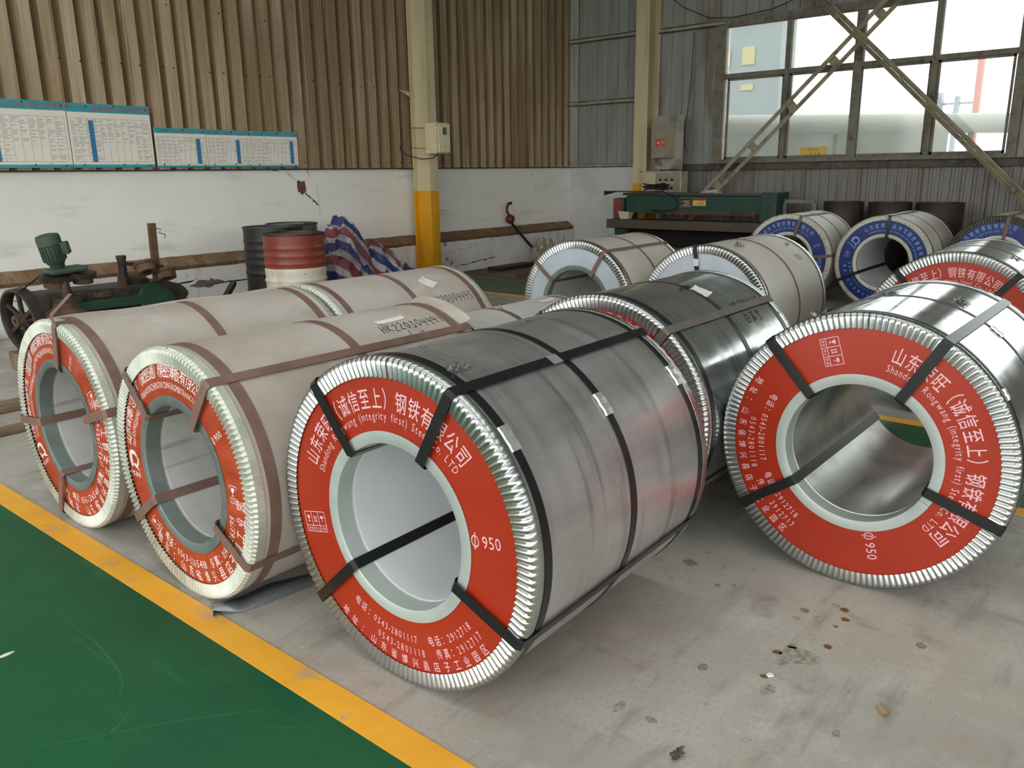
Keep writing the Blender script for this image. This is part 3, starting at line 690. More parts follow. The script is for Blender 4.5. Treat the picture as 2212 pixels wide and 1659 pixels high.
    def scrap(s0, f0, wd, ht, seed=0, up=.02):
        mb = MB(); nn = 9; rn = random.Random(seed)
        for i in range(nn + 1):
            for j in range(nn + 1):
                u = (i / nn - .5) * wd; v = (j / nn - .5) * ht * (1 + .4 * math.sin(i * 1.7 + seed))
                hh = .0015 + up * max(0, noise.noise(Vector((u * 55, v * 55, seed * 3.1)))) * 1.6
                mb.v.append(P(R + hh, math.radians(f0) + v / R, s0 + u + rn.uniform(-.004, .004)))
        for i in range(nn):
            for j in range(nn):
                if (i in (0, nn - 1) or j in (0, nn - 1)) and rn.random() < .5: continue
                a = i * (nn + 1) + j; mb.f.append((a, a + 1, a + nn + 2, a + nn + 1))
        return mb.build('torn_film', m_film, t)
    def seam(f0, wd=.012, off=.004, x0=.0, x1=None, m=None):
        mb = MB(); x1 = x1 or Ln
        nn = 12
        for i in range(nn + 1):
            xx = x0 + (x1 - x0) * i / nn; o_ = off * (1 + .5 * math.sin(i * 1.3))
            mb.v += [P(R + .0006, math.radians(f0) + wd * 3 / R, xx), P(R + o_ * .6, math.radians(f0) + wd / R, xx), P(R + o_, math.radians(f0), xx), P(R + .0003, math.radians(f0) - .001 / R, xx)]
        for i in range(nn):
            for q in range(3):
                a = i * 4 + q; mb.f.append((a, a + 1, a + 5, a + 4))
        mb.uv = [(v[0] + x, v[1] + v[2]) for v in mb.v]
        return mb.build('wrap_seam', m or body, t)
    def front_strap(f0, m, wd=sw):
        f = math.radians(f0); tt = Vector((0, math.sin(f), math.cos(f))) * wd / 2; e = .022 if wrinkle else .017
        pts = [Vector(P(r, f, xx)) for r, xx in ((R + .006, .05), (R + .006, -e + .006), (R - .012, -e), ((R + ri) / 2, -e), (ri + .012, -e), (ri - .006, -e + .012), (ri - .006, .12))]
        mb = MB(); nn = len(pts)
        mb.add([q + s_ * tt for q in pts for s_ in (-1, 1)], [(2 * i, 2 * i + 1, 2 * i + 3, 2 * i + 2) for i in range(nn - 1)])
        o = mb.build('strap', m, t); sm_ = o.modifiers.new('thickness', 'SOLIDIFY'); sm_.thickness = .0015; return o
    t_api = dict(front_strap=front_strap, root=t, P=P, write=write, paper=paper, scrap=scrap, seam=seam, R=R, L=Ln)
    return t_api

def print_label(kind, a0, face, parent, ink):
    mb = MB(); off = .0009
    def flush(name):
        mb.build(name, ink, parent, fix=False); mb.v = []; mb.f = []
    def size_mark(num, put, h):
        n_ = 20; vs = []; cx = -h * 1.05
        for k in range(n_):
            an = 2 * PI * k / n_
            for s_ in (1, .76): vs.append(put(cx + .27 * h * s_ * math.cos(an), .36 * h * s_ * math.sin(an) - .02 * h))
        mb.add(vs, [(2 * k, 2 * k + 1, (2 * k + 3) % (2 * n_), (2 * k + 2) % (2 * n_)) for k in range(n_)])
        mb.add([put(cx - .1 * h, -.5 * h), put(cx - .03 * h, -.5 * h), put(cx + .1 * h, .5 * h), put(cx + .03 * h, .5 * h)], [(0, 1, 2, 3)])
        text_mb(mb, num, lambda u, v: put(u + .1 * h, v), h, .85)
        flush('size_marking')
    def arc(txt, r, f0, f1, h, wx=.7, top=True):
        """letters spread evenly from angle f0 to f1 (relative to a0)"""
        ad = []; tot = 0
        for ch in txt:
            wd = (GL[ch][3] - GL[ch][2]) if ch in GL else .4
            if ch.isdigit(): wd = .5
            ad.append((tot + wd / 2, wd)); tot += wd + .12
        c0, c1 = ad[0][0], ad[-1][0]
        for ch, (c, wd) in zip(txt, ad):
            if ch not in GL: continue
            f = math.radians(a0 + f0 + (f1 - f0) * (c - c0) / (c1 - c0)); g = GL[ch]; mid = (g[2] + g[3]) / 2
            vs = []
            for px, py in g[0]:
                u = (px - mid) * h * wx; v = (py - .36) * h
                rr = r + v if top else r - v; ff = f - u / r if top else f + u / r
                vs.append(face(rr * math.cos(ff), rr * math.sin(ff), off))
            mb.add(vs, g[1])
    def frame(r, f, right):
        """planar frame at polar (r, f): right = 'in' / 'out'"""
        f = math.radians(a0 + f); c = (r * math.cos(f), r * math.sin(f)); s_ = -1 if right == 'in' else 1
        rx, ry = s_ * math.cos(f), s_ * math.sin(f)
        ux, uy = -ry, rx
        return lambda u, v: face(c[0] + rx * u + ux * v, c[1] + ry * u + uy * v, off)
    def line(put, u0, v0, u1, v1, w_=.0012):
        d = Vector((u1 - u0, v1 - v0)).normalized() * w_; n_ = Vector((-d.y, d.x))
        mb.add([put(u0 - n_.x, v0 - n_.y), put(u1 - n_.x, v1 - n_.y), put(u1 + n_.x, v1 + n_.y), put(u0 + n_.x, v0 + n_.y)], [(0, 1, 2, 3)])
    def pict(r, f, right, W_=.1, H_=.066, cells=3):
        put = frame(r, f, right)
        for a in ((-W_ / 2, -H_ / 2, W_ / 2, -H_ / 2), (-W_ / 2, H_ / 2, W_ / 2, H_ / 2), (-W_ / 2, -H_ * .2, W_ / 2, -H_ * .2)): line(put, *a)
        for i in range(cells + 1):
            xx = -W_ / 2 + W_ * i / cells; line(put, xx, -H_ / 2, xx, H_ / 2)
        cw = W_ / cells
        for i, tx in enumerate(('轻放', '向上', '防潮')[:cells]):
            cx = -W_ / 2 + cw * (i + .5); s_ = cw * .34; cy = H_ * .15
            text_mb(mb, tx, lambda u, v: put(cx + u, -H_ * .35 + v), H_ * .17)
            if i == 0:
                mb.add([put(cx + a * s_, cy + b * s_) for a, b in ((-.62, .95), (.62, .95), (.6, .3), (.3, 0), (.1, -.08), (-.1, -.08), (-.3, 0), (-.6, .3))], [tuple(range(8))])
                line(put, cx, cy - .05 * s_, cx, cy - .8 * s_, .0014); line(put, cx - .5 * s_, cy - .85 * s_, cx + .5 * s_, cy - .85 * s_, .0014)
            elif i == 1:
                for o_ in (-.4, .4):
                    line(put, cx + o_ * s_, cy - .7 * s_, cx + o_ * s_, cy + .4 * s_, .0016)
                    mb.add([put(cx + (o_ - .34) * s_, cy + .3 * s_), put(cx + (o_ + .34) * s_, cy + .3 * s_), put(cx + o_ * s_, cy + .95 * s_)], [(0, 1, 2)])
                line(put, cx - .8 * s_, cy - .85 * s_, cx + .8 * s_, cy - .85 * s_, .0014)
            else:
                mb.add([put(cx + .85 * s_ * math.cos(PI * k / 10), cy + .1 * s_ + .8 * s_ * math.sin(PI * k / 10)) for k in range(11)], [tuple(range(11))])
                line(put, cx, cy + .1 * s_, cx, cy - .7 * s_, .0012); line(put, cx, cy - .7 * s_, cx + .25 * s_, cy - .8 * s_, .0012)
    def logo(r, f, right, s_=.042):
        put = frame(r, f, right); n_ = 22; vs = []
        for k in range(n_ + 1):
            an = math.radians(-60 + 300 * k / n_); ro = s_ * (1 if k % 2 else .9); rin = s_ * (.62 if k % 2 else .5)
            vs += [put(ro * math.cos(an), ro * math.sin(an)), put(rin * math.cos(an) + .08 * s_, rin * math.sin(an))]
        mb.add(vs, [(2 * k, 2 * k + 1, 2 * k + 3, 2 * k + 2) for k in range(n_)])
        mb.add([put(a * s_, b * s_) for a, b in ((-.2, -.55), (1.1, -1.0), (1.0, -.8), (.0, -.3))], [(0, 1, 2, 3)])
        text_mb(mb, '海鑫薄板', lambda u, v: put(u, -1.35 * s_ + v), s_ * .55)
    if kind == 'rw':
        arc('山东荣旺（诚信至上）钢铁有限公司', .386, 56.2, -56.2, .066, .7); flush('company_lettering')
        arc('Shandong Rongwang (integrity first) Steel Co. LTD', .337, 59, -58, .036, .72); flush('latin_lettering')
        arc('电话：0543-2801117   电话：2912718', .350, -224, -141, .034, .72, False); flush('phone_lettering')
        arc('0543-2801118   传真：2912717', .391, -206, -139, .034, .72, False); flush('phone_lettering')
        arc('地  址  ：  山  东  省  博  兴  县  店  子  工  业  园  区', .430, -227, -141.5, .034, .8, False); flush('address_lettering')
        size_mark('950', frame(.362, -93.2, 'out'), .05)
        pict(.378, 90.4, 'in'); flush('handling_pictogram')
    elif kind == 'hx':
        arc('山东省博兴县海鑫（诚信通）精密薄板有限公司', .385, 56, -56, .056, .74); flush('company_lettering')
        arc('SHANDONGSHENGBOXINGXIANHAIXINCHENGXINTONGJINGMIBOBANCO.LTD', .334, 57, -57, .034, .5); flush('latin_lettering')
        size_mark('900', frame(.345, -79, 'out'), .034)
        logo(.36, 68, 'in'); flush('logo_print'); pict(.345, -113, 'out', .044, .062, 1); flush('handling_pictogram'); pict(.35, 112, 'in', .044, .06, 1); flush('handling_pictogram')
        arc('电话：0543-2265488  传真：0543-2265799', .335, -236, -128, .042, .72, False); flush('phone_lettering')
        arc('地 址 ： 山 东 省 博 兴 县 店 子 镇 工 业 园', .383, -242, -118, .05, .78, False); flush('address_lettering')
    elif kind == 'blue':
        arc('山东省博兴县海鑫精密薄板有限公司', .396, 64, -64, .055, .74); flush('company_lettering')
        arc('SHANDONG BOXING XIAN HAI XIN JING MI BO BAN CO. LTD', .345, 62, -62, .03, .72); flush('latin_lettering')
        size_mark('950', frame(.385, -86, 'out'), .036)
        logo(.372, 87, 'in', .048); flush('logo_print'); pict(.38, 113, 'in', .05, .06, 1); flush('handling_pictogram'); pict(.38, -113, 'out', .05, .06, 1); flush('handling_pictogram')
        arc('销售电话：0543-2107722  2262700', .338, 128, 235, .034, .72, False); flush('phone_lettering')
        arc('地 址 ： 山 东 省 博 兴 县 店 子 工 业 园', .392, 132, 238, .04, .76, False); flush('address_lettering')

# ---------------------------------------------------------------- the coils
G1 = 'packaged steel coils on the floor'
def K(*a, **k): k.setdefault('group', G1); return coil(*a, **k)
c = K('galvanised coil with red printed end, black straps and silver seals on its bands', 1.457, 1.66, 1.6, .504, 1.0, .256, m_galv1, m_gsh, m_sblk, straps=(129, 61.5, -137, -24.5), bands=(.055, .5, .955), bandw=.032, sw=.034,
      disc=m_red, n=150, rg=.452, text='rw', a0=101.6, seals=((.055, 41, .04, .075, 0), (.5, 39.5, .04, .075, 0), (.955, 39, .04, .075, 0)), bore=m_bore_w)
MB().add([c['P'](.5125, math.radians(61.5 + df), xx) for xx, df in ((.43, -2.2), (.43, 2.2), (.455, 2.2), (.455, -2.2), (.48, -2.2), (.48, 2.2))], [(0, 1, 2, 3), (3, 2, 5, 4)]).build('strap_seal', m_buck, c['root'])
c['scrap'](.11, 71, .09, .05, 3); c['scrap'](.16, 92, .03, .02, 5, .015); c['scrap'](.68, 92, .03, .02, 6, .015)
c = K('galvanised coil with red printed end, through whose bore the green aisle shows', 2.901, .812, 0, .507, 1.02, .256, m_galv2, m_gsh, m_sblk, straps=(132, 59.8, -145, -19), bands=(.06, .5, .96), bandw=.014, sw=.036,
      disc=m_red, n=150, rg=.458, text='rw', a0=17.1, seals=((.5, 52, .03, .05, 0), (.06, 33, .025, .04, 0)), bore=m_bore_m)
c['scrap'](.62, 72, .09, .06, 11); c['scrap'](.55, 100, .1, .06, 12, .012); c['scrap'](.2, 118, .08, .05, 13, .025); c['seam'](99, .012, .004)
c = K('galvanised coil with HB pen mark, grey strap and white paper tag', 2.767, 1.832, 0.6, .504, 1.01, .256, m_galv2, m_gsh, m_sgry, straps=(51, 128, -137, -30), bands=(.055, .5, .955), bandw=.03, sw=.036, bandm=m_sblk,
      disc=m_red, n=150, rg=.452, text='rw', a0=255, bore=m_bore_w)
c['write']('HB2204132-6', .62, 50.5, .045, .026); c['write']('wh^', .64, 41.5, .05, .04, gap=1.5); c['paper'](.55, 68.9, .1, .085, 12); c['scrap'](.5, 75, .12, .03, 21, .01); c['scrap'](.5, 45, .03, .03, 22); c['scrap'](.98, 42, .03, .02, 23)
c = K('galvanised coil with red printed end just in front of the blue-ended coils', 5.374, 1.031, 1.7, .506, 1.05, .256, m_galv2, m_gsh, m_sblk, straps=(132, 51, -140, -25), bands=(.06, .5, .98), bandw=.016, sw=.036, disc=m_red, n=150, rg=.452, text='rw', a0=113, bore=m_bore_m)
c['scrap'](.4, 62, .07, .05, 31)
c = K('dusty grey coil with wrinkled red printed end and a strap tail sticking up', 1.349, 3.654, .1, .463, 1.23, .258, m_dusty, m_gdl, m_sbrn, straps=(-174, 17, -110), bands=(.07, .6, 1.16), bandw=.042, sw=.036,
      disc=m_red_d, n=150, rg=.412, text='hx', a0=142, wrinkle=.0085, sharp=True, amp=.012, bore=m_bore_d, borem=m_bgg)
c['seam'](93, .02, .008); c['front_strap'](80, m_sbrn)
mb = MB(); p0 = Vector(c['P'](.47, math.radians(80), -.018))
pts = [p0, p0 + Vector((-.005, 0, .035)), p0 + Vector((.03, -.01, .07)), p0 + Vector((.075, -.02, .115))]; sd = Vector((0, .018, 0))
mb.add([q + s_ * sd for q in pts for s_ in (-1, 1)], [(0, 1, 3, 2), (2, 3, 5, 4), (4, 5, 7, 6)]); mb.build('strap_tail', m_sbrn, c['root'])
c = K('dusty grey coil with wrinkled red printed end and pen number ending 441', 1.345, 2.669, -.3, .465, 1.24, .258, m_dusty, m_gdl, m_sbrn, straps=(133, 55, -145, -30), bands=(.07, .62, 1.17), bandw=.042, sw=.036,
      disc=m_red_d, n=150, rg=.412, text='hx', a0=115, wrinkle=.0085, sharp=True, amp=.012, bore=m_bore_d, borem=m_bgg)
c['write']('HK220304441', .8, 63, .05, .026); c['write']('1-', .9, 55.5, .05, .03, gap=2.2); c['paper'](.9, 73, .16, .03, 4); c['seam'](104, .01, .003)
mb = MB(); pp = c['P']
for k in range(13):
    f = math.radians(58 + 40 * k / 12); mb.v += [pp(.469, f, 1.2), pp(.476 + .012 * math.sin(k * .4) ** 2, f, 1.24), pp(.49, f, 1.262)]
mb.f = [q for k in range(12) for q in ((k * 3, k * 3 + 1, k * 3 + 4, k * 3 + 3), (k * 3 + 1, k * 3 + 2, k * 3 + 5, k * 3 + 4))]
mb.uv = [(v[0], v[1]) for v in mb.v]; mb.build('lifted_wrap_edge', m_dusty, c['root'], smooth=60)
c = K('dusty grey coil with square paper tag and pen number ending 445', 2.62, 3.654, .1, .465, 1.1, .256, m_dusty, m_gdl, m_sbrn, straps=(120, -60), bands=(.07, .55, 1.03), bandw=.038, disc=m_plain, n=120, bore=m_bore_d, borem=m_bgg)
c['write']('HK220304445', .63, 41, .055, .027); c['paper'](.745, 63.3, .09, .1, 28)
c = K('smaller grey coil wedged between coil 445 and the HB galvanised coil', 2.63, 2.76, 0, .405, 1.12, .235, m_wrap, m_gdl, m_sbrn, straps=(118, -60), bands=(.07, .55, 1.08), bandw=.034, disc=m_plain, n=120, bore=m_bore_d, borem=m_bgg)
c['paper'](.95, 84, .14, .04, 6); c['scrap'](.56, 88, .06, .04, 41); c['seam'](97, .008, .003)
c = K('cream grey coil with plain pale end and two brown straps, behind the dusty grey coils', 5.124, 3.612, 1.2, .496, .955, .275, m_cream_wrap, m_gsh, m_sbrn, straps=(140, 58.6, -120, -40), bands=(.05, .48, .91), bandw=.026, sw=.03, disc=m_plain, n=126, bore=m_bore_d, borem=m_bgg)
c['scrap'](.45, 86, .06, .03, 51)
c = K('cream grey coil with plain pale end, one black strap and pen mark 7035', 5.251, 2.606, 1.2, .496, 1.157, .262, m_cream_wrap, m_gsh, m_sbrn, straps=(-150, -40), bands=(.05, .58, 1.1), bandw=.026, sw=.032, disc=m_plain, n=126, bore=m_bore_d, borem=m_bgg)
c['write']('7035', .84, 43, .05, .026); c['scrap'](.27, 74, .12, .05, 61, .035); c['scrap'](.95, 62, .04, .03, 62); c['paper'](.7, 92, .12, .06, 10)
r_ = c['root']; f = math.radians(97.7); pp = c['P']; c['front_strap'](97.7, m_sblk)['label'] = 'black end strap'
MB().box(-.02, -.02, -.025, -.012, .02, .025, tr(*pp(.38, f, 0))).build('strap_seal', m_buck, r_)
K('cream coil with blue printed end and brown straps next to the green shear', 9.274, 3.565, 0.3, .5, .93, .266, m_cream_wrap, m_gcr, m_sbrn, straps=(73.4, 6.2, 150, -80), bands=(.06, .46, .87), bandw=.022, sw=.034, disc=m_blue, n=140, rg=.452, text='blue', a0=111.8, bore=m_bore_d, borem=m_gcr)
K('cream coil with blue printed end and black straps, between two other blue-ended coils', 9.349, 2.54, 0.5, .501, 1.1, .272, m_cream_wrap, m_gcr, m_sblk, straps=(85.4, -154, -30), bands=(.06, .5, 1.22), bandw=.022, sw=.034, disc=m_blue, n=140, rg=.456, text='blue', a0=55.5, bore=m_bore_w, borem=m_gcr)
K('cream coil with blue printed end and dark crumpled edge guard', 9.781, 1.53, 0.3, .501, 1.1, .262, m_cream_wrap, m_gdk, m_sbrn, straps=(82, -40, 200), bands=(.06, .5, 1.04), bandw=.022, sw=.034, disc=m_blue, n=110, rg=.44, text='blue', a0=135, bore=m_bore_d, borem=m_gcr, amp=.014)

# ---------------------------------------------------------------- notice boards on the brown sheets
m_board = pm('board_print_white', L(250, 244, 234), .3, layers=[(L(232, 222, 202), 3, .52, .7, .5), (L(170, 150, 110), 7, .66, .76, .5, 8)], rvar=(6, .12, .3))
m_teal = pm('teal_band', L(60, 172, 184), .35, layers=[(L(44, 150, 164), 4, .45, .65, .5)])
m_bblue = pm('blue_column_print', L(58, 130, 178), .4)
m_rtext = pm('red_title_print', L(206, 62, 60), .5)
m_gtext = pm('grey_table_print', L(138, 130, 120), .6)
def board(x0, x1, z0, z1, title, lab, sub, bars, seed, curl=0.0):
    t = thing('notice_board', lab, 'notice board', ((x0 + x1) / 2, 8.86, z0), 0, 'safety notice boards on the sheet wall')
    w_ = x1 - x0; h = z1 - z0; hw = w_ / 2; rn = random.Random(seed)
    MB().box(-hw + .002, -.008, 0, hw - .002, 0, h).build('panel', m_board, t)
    hd = h * .135
    MB().box(-hw + .002, -.0095, h - hd, hw - .002, -.0078, h).build('header_band', m_teal, t)
    MB().box(-hw + .002, -.0095, .0, hw - .002, -.0078, h * .05).build('footer_band', m_teal, t)
    mb = MB(); text_mb(mb, title, lambda u, v: (w_ * .17 + u, -.0105, h - hd * .52 + v), hd * .62, .8, .3); mb.build('title_lettering', m_rtext, t, fix=False)
    tx = MB()
    if sub: text_mb(tx, sub, lambda u, v: (-w_ * .36 + u, -.0105, h - hd * .5 + v), hd * .4)
    def q(u0, v0, u1, v1, y=-.0088): tx.add([(u0, y, v0), (u1, y, v0), (u1, y, v1), (u0, y, v1)], [(0, 1, 2, 3)])
    top = h - hd * 1.7; bot = h * .09; rows = 7; cols = 9 + seed % 3
    xs = [-hw * .93 + w_ * .93 * k / cols for k in range(cols + 1)]
    zs = [bot + (top - bot) * k / rows for k in range(rows + 1)]
    lw = .0012
    for a in xs: q(a - lw, bot, a + lw, top)
    for b in (zs[0], zs[-1], zs[-2]): q(xs[0], b - lw, xs[-1], b + lw)
    for i in range(cols):
        for j in range(rows):
            if i < cols * .35 or i > cols * .75: q(xs[i], zs[j] - lw, xs[i + 1], zs[j] + lw)
            nl = 2 if j < 3 else 3
            if cols * .35 < i < cols * .8 and j < 3: continue
            for l_ in range(nl):
                if rn.random() < .3: continue
                zc = zs[j + 1] - (zs[j + 1] - zs[j]) * (.22 + .27 * l_); a = xs[i] + .006; e_ = a + (xs[i + 1] - xs[i] - .012) * rn.uniform(.3, .95); hh = (zs[1] - zs[0]) * .05
                u = a
                while u < e_:
                    st = rn.uniform(.004, .01); q(u, zc - hh, min(u + st, e_), zc + hh); u += st + .003
    tx.build('table_print', m_gtext, t, fix=False)
    for b in bars: MB().box(b * w_ - hw - .025, -.0098, bot, b * w_ - hw + .025, -.0085, h * .74).build('blue_column', m_bblue, t)
    for sx, sz in ((-hw * .55, h - .03), (hw * .1, h - .02), (hw * .9, h - .04), (-hw * .75, .03), (hw * .2, .03), (hw * .85, .02)):
        MB().lathe([(.008, 0), (.008, .004), (0, .006)], 8, tr(sx, -.0085, sz) @ rot('X', 90)).build('rivet', m_black, t)
board(2.84, 3.722, 1.615, 2.25, '作业活动分级管控措施清单', 'large teal-headed notice board at the outer end of the row of boards', '', (.24,), 1)
board(3.727, 4.585, 1.615, 2.245, '设备设施风险分级管控清单', 'large teal-headed notice board adjoining the small boards', '海鑫精密薄板', (.26,), 2)
board(4.612, 5.222, 1.615, 2.035, '工作危害分析（JHA）评价记录', 'small notice board adjoining the large boards', '海鑫薄板', (.83,), 3)
board(5.226, 5.812, 1.615, 2.03, '安全检查表（SCL）评价记录', 'middle one of the three small notice boards', '海鑫薄板', (.68,), 4)
board(5.816, 6.47, 1.615, 2.03, '安全检查表（SCL）评价记录', 'small notice board at the end of the row, beside bare brown sheet', '海鑫薄板', (.86,), 5)

# ---------------------------------------------------------------- meter box on the first column
m_box = pm('cream_plastic_box', L(222, 206, 172), .5, layers=[(L(190, 172, 136), 8, .5, .68, .5), (L(120, 100, 74), 20, .66, .76, .5)])
m_dglass = pm('dark_meter_glass', L(52, 54, 56), .12)
t = thing('meter_box', 'cream plastic meter box with small dark window, wired to the yellow-based column', 'meter box', (8.40, 8.2, 1.775))
MB().box(-.125, 0, 0, .125, .2, .41).build('case', m_box, t, bevel=.008)
d = MB().box(-.1, -.045, .012, .13, 0, .4).build('door', m_box, t, bevel=.012)
MB().box(-.045, -.052, .235, .062, -.044, .36).build('window_rim', m_box, d, bevel=.006)
MB().box(-.03, -.0535, .25, .048, -.051, .345).build('window_glass', m_dglass, d)
MB().box(-.035, -.049, .06, .055, -.044, .16).build('switch_flap', m_box, d, bevel=.005)
MB().lathe([(.007, 0), (.007, .004)], 8, tr(.012, -.049, .09) @ rot('X', 90)).build('lock', m_black, d)
for z in (.09, .32): MB().box(-.127, -.028, z - .025, -.098, .012, z + .025).build('hinge', m_box, t, bevel=.004)
MB().tube([(-.122, -.02, .02), (-.122, -.02, .39), (-.1, -.02, .41)], .009, 6).build('conduit', m_box, t)
MB().tube([(-.03, .05, .0), (-.1, .08, -.06), (-.2, .2, -.07), (-.28, .4, -.02), (-.3, .52, .06), (-.26, .55, .12)], .008, 6).build('cable', m_black, t)
for z in (.34, .07): MB().tube([(-.12, .19, z), (-.125, .3, z + .01), (-.1, .52, z + .02)], .004, 5).build('tie_wire', m_black, t)
MB().tube([(.13, .05, .14), (.16, .06, .13), (.2, .06, .135)], .003, 5).build('tie_wire', m_black, t)

# ---------------------------------------------------------------- electrical cabinets at the second column
m_cab = pm('dirty_grey_cabinet', L(150, 144, 126), .5, layers=[(L(112, 104, 88), 4, .48, .66, .6), (L(70, 62, 52), 9, .62, .74, .7, 8)])
m_cabs = pm('cream_cabinet_side', L(196, 186, 156), .5, layers=[(L(150, 138, 108), 5, .5, .68, .6)])
t = thing('electrical_cabinet', 'grey wall cabinet with red warning sticker on the column beside the window', 'cabinet', (11.86, 6.72, 1.7))
MB().box(0, -.15, 0, .165, .17, .535).build('body', m_cabs, t, bevel=.005)
d = MB().box(-.012, -.15, .0, 0, .17, .53).build('door', m_cab, t, bevel=.004)
mb = MB(); mb.box(-.0135, -.1, .1, -.012, .1, .102).box(-.0135, -.1, .44, -.012, .1, .442).box(-.0135, -.1, .1, -.012, -.098, .44).box(-.0135, .098, .1, -.012, .1, .44); mb.build('door_groove', m_oily, d)
MB().lathe([(.008, 0), (.008, .012)], 8, tr(-.012, -.12, .28) @ rot('Y', -90)).build('lock', m_black, d)
m_warn = pm('red_warning_print', L(206, 50, 36), .5); m_wy = pm('pale_warning_print', L(240, 214, 190), .6)
s_ = MB().box(-.0145, -.07, .165, -.0125, .08, .285).build('warning_sticker', m_warn, d)
mb = MB(); mb.add([(-.0155, .065, .215), (-.0155, .015, .215), (-.0155, .04, .272)], [(0, 1, 2)]); text_mb(mb, '高压', lambda u, v: (-.0155, -.03 - u, .255 + v), .03); text_mb(mb, '危险', lambda u, v: (-.0155, -.03 - u, .222 + v), .03); text_mb(mb, '注意安全', lambda u, v: (-.0155, .005 - u, .185 + v), .025); mb.build('lettering', m_wy, s_, fix=False)
m_pan = pm('sooty_steel_panel', L(160, 156, 144), .6, layers=[(L(90, 84, 74), 3, .45, .62, .8), (L(40, 36, 32), 5, .58, .7, .8)])
t = thing('backing_panel', 'sooty steel mounting panel behind the grey wall cabinet', 'panel', (12.03, 6.66, 1.52))
MB().box(0, -.24, 0, .012, .26, .83).build('plate', m_pan, t)
MB().box(.012, .2, .2, .04, .28, .6).build('clip', m_cab, t)
t = thing('control_box', 'dirty cream control box with six push buttons under the wall cabinet', 'control box', (11.9, 6.72, 1.13))
MB().box(0, -.36, 0, .22, .36, .36).build('case', m_cabs, t, bevel=.006)
MB().box(-.03, -.37, .352, .24, .38, .37).build('lid', m_pan, t)
MB().box(-.008, -.34, .02, 0, .1, .34).build('front_plate', m_cab, t, bevel=.003)
for k in range(3):
    for z in (.1, .23):
        b = MB().lathe([(.024, 0), (.024, .006), (.017, .008), (.016, .016), (0, .018)], 12, tr(-.008, -.2 + .105 * k, z) @ rot('Y', -90)).build('push_button', m_black, t)
        MB().box(-.0105, -.2 + .105 * k - .03, z - .055, -.0075, -.2 + .105 * k + .03, z - .035).build('name_strip', m_cabs, b)

# ---------------------------------------------------------------- plate shear (green machine) by the window wall
m_sg = pm('shear_green', L(28, 66, 57), .5, layers=[(L(26, 66, 56), 3, .42, .64, .7), (L(84, 82, 68), 5, .58, .7, .6), (L(150, 150, 140), 18, .68, .76, .5)])
m_tab = pm('worn_table_steel', L(84, 75, 65), .5, .2, layers=[(L(86, 74, 62), 4, .42, .64, .7), (L(150, 144, 134), 9, .64, .74, .5)])
m_sr = pm('shear_dull_red', L(132, 66, 50), .6, layers=[(L(90, 50, 40), 7, .45, .66, .7)])
t = thing('plate_shear', 'long green plate shear with brown table against the window wall', 'shear machine', (11.3, 5.85, 0))
MB().box(0, -1.1, .86, .25, 1.15, 1.13).build('blade_beam', m_sg, t, bevel=.008)
MB().box(-.02, -1.1, 1.135, .3, 1.2, 1.17).build('top_plate', m_tab, t, bevel=.004)
MB().box(-.06, -1.33, 0, .4, -1.1, 1.185).build('end_frame', m_sg, t, bevel=.01)
MB().box(-.03, 1.17, .1, .4, 1.34, 1.09).build('end_frame', m_sg, t, bevel=.01)
for z in (.93, 1.02, 1.11): MB().lathe([(.02, 0), (.02, .01)], 10, tr(-.06, -1.2, z) @ rot('Y', -90)).build('bolt', m_oily, t)
MB().box(-.05, 1.19, .78, .0, 1.36, 1.08).build('side_cover', m_sr, t, bevel=.01)
hb = MB().box(-.03, -1.02, .855, -.002, .4, .915).build('hold_down_strip', m_rust, t)
for k in range(11): MB().lathe([(.014, 0), (.014, .006)], 10, tr(-.03, -.94 + .128 * k, .885) @ rot('Y', -90)).build('bolt', m_oily, hb)
MB().box(-.3, -1.2, .64, .1, 1.32, .775).build('table', m_tab, t, bevel=.006)
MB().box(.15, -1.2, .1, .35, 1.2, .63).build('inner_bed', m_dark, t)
MB().box(-.05, -1.1, .3, .05, 1.1, .36).build('lower_rail', m_tab, t); MB().box(-.02, -1.1, .12, .1, 1.1, .28).build('lower_rail', m_sr, t)
for y in (-1.15, 1.15): MB().box(-.1, y - .1, 0, .35, y + .1, .64).build('leg', m_sg, t, bevel=.008)
for z in (.42, .5, .575): MB().box(-.16, 1.06, z, -.02, 1.25, z + .045).build('step_plate', m_sg, t)
np_ = MB().box(-.004, .01, .965, 0, .19, 1.1).build('name_plate', m_black, t)
mb = MB(); 
for k in range(5): mb.box(-.0055, .03 + .01 * (k % 2), .985 + .018 * k, -.004, .17 - .025 * (k % 3), .993 + .018 * k)
mb.box(-.0055, .012, .967, -.004, .188, .971).box(-.0055, .012, 1.094, -.004, .188, 1.098).box(-.0055, .012, .967, -.004, .015, 1.098).box(-.0055, .185, .967, -.004, .188, 1.098)
mb.build('print', m_cabs, np_)
yl = MB().box(-.004, -.23, .985, 0, -.02, 1.095).build('warning_label', m_not, t, label='yellow warning label')
mb = MB(); mb.box(-.0055, -.228, 1.065, -.004, -.022, 1.093); 
for k in range(3): mb.box(-.0055, -.21, 1.0 + .02 * k, -.004, -.05 - .03 * k, 1.006 + .02 * k)
mb.build('print', m_sr, yl)
o = MB().poly([(11.1, 6.35, 1.2), (11.12, 7.3, 1.2), (11.3, 7.42, 1.14), (11.5, 7.3, 1.19), (11.5, 6.45, 1.19)], (0, 0, .018)).build('board_scrap', m_oily)
tag(o, 'dark ragged board lying on top of the green shear under a cable', 'board')
o.location.z = -.012
pts = []
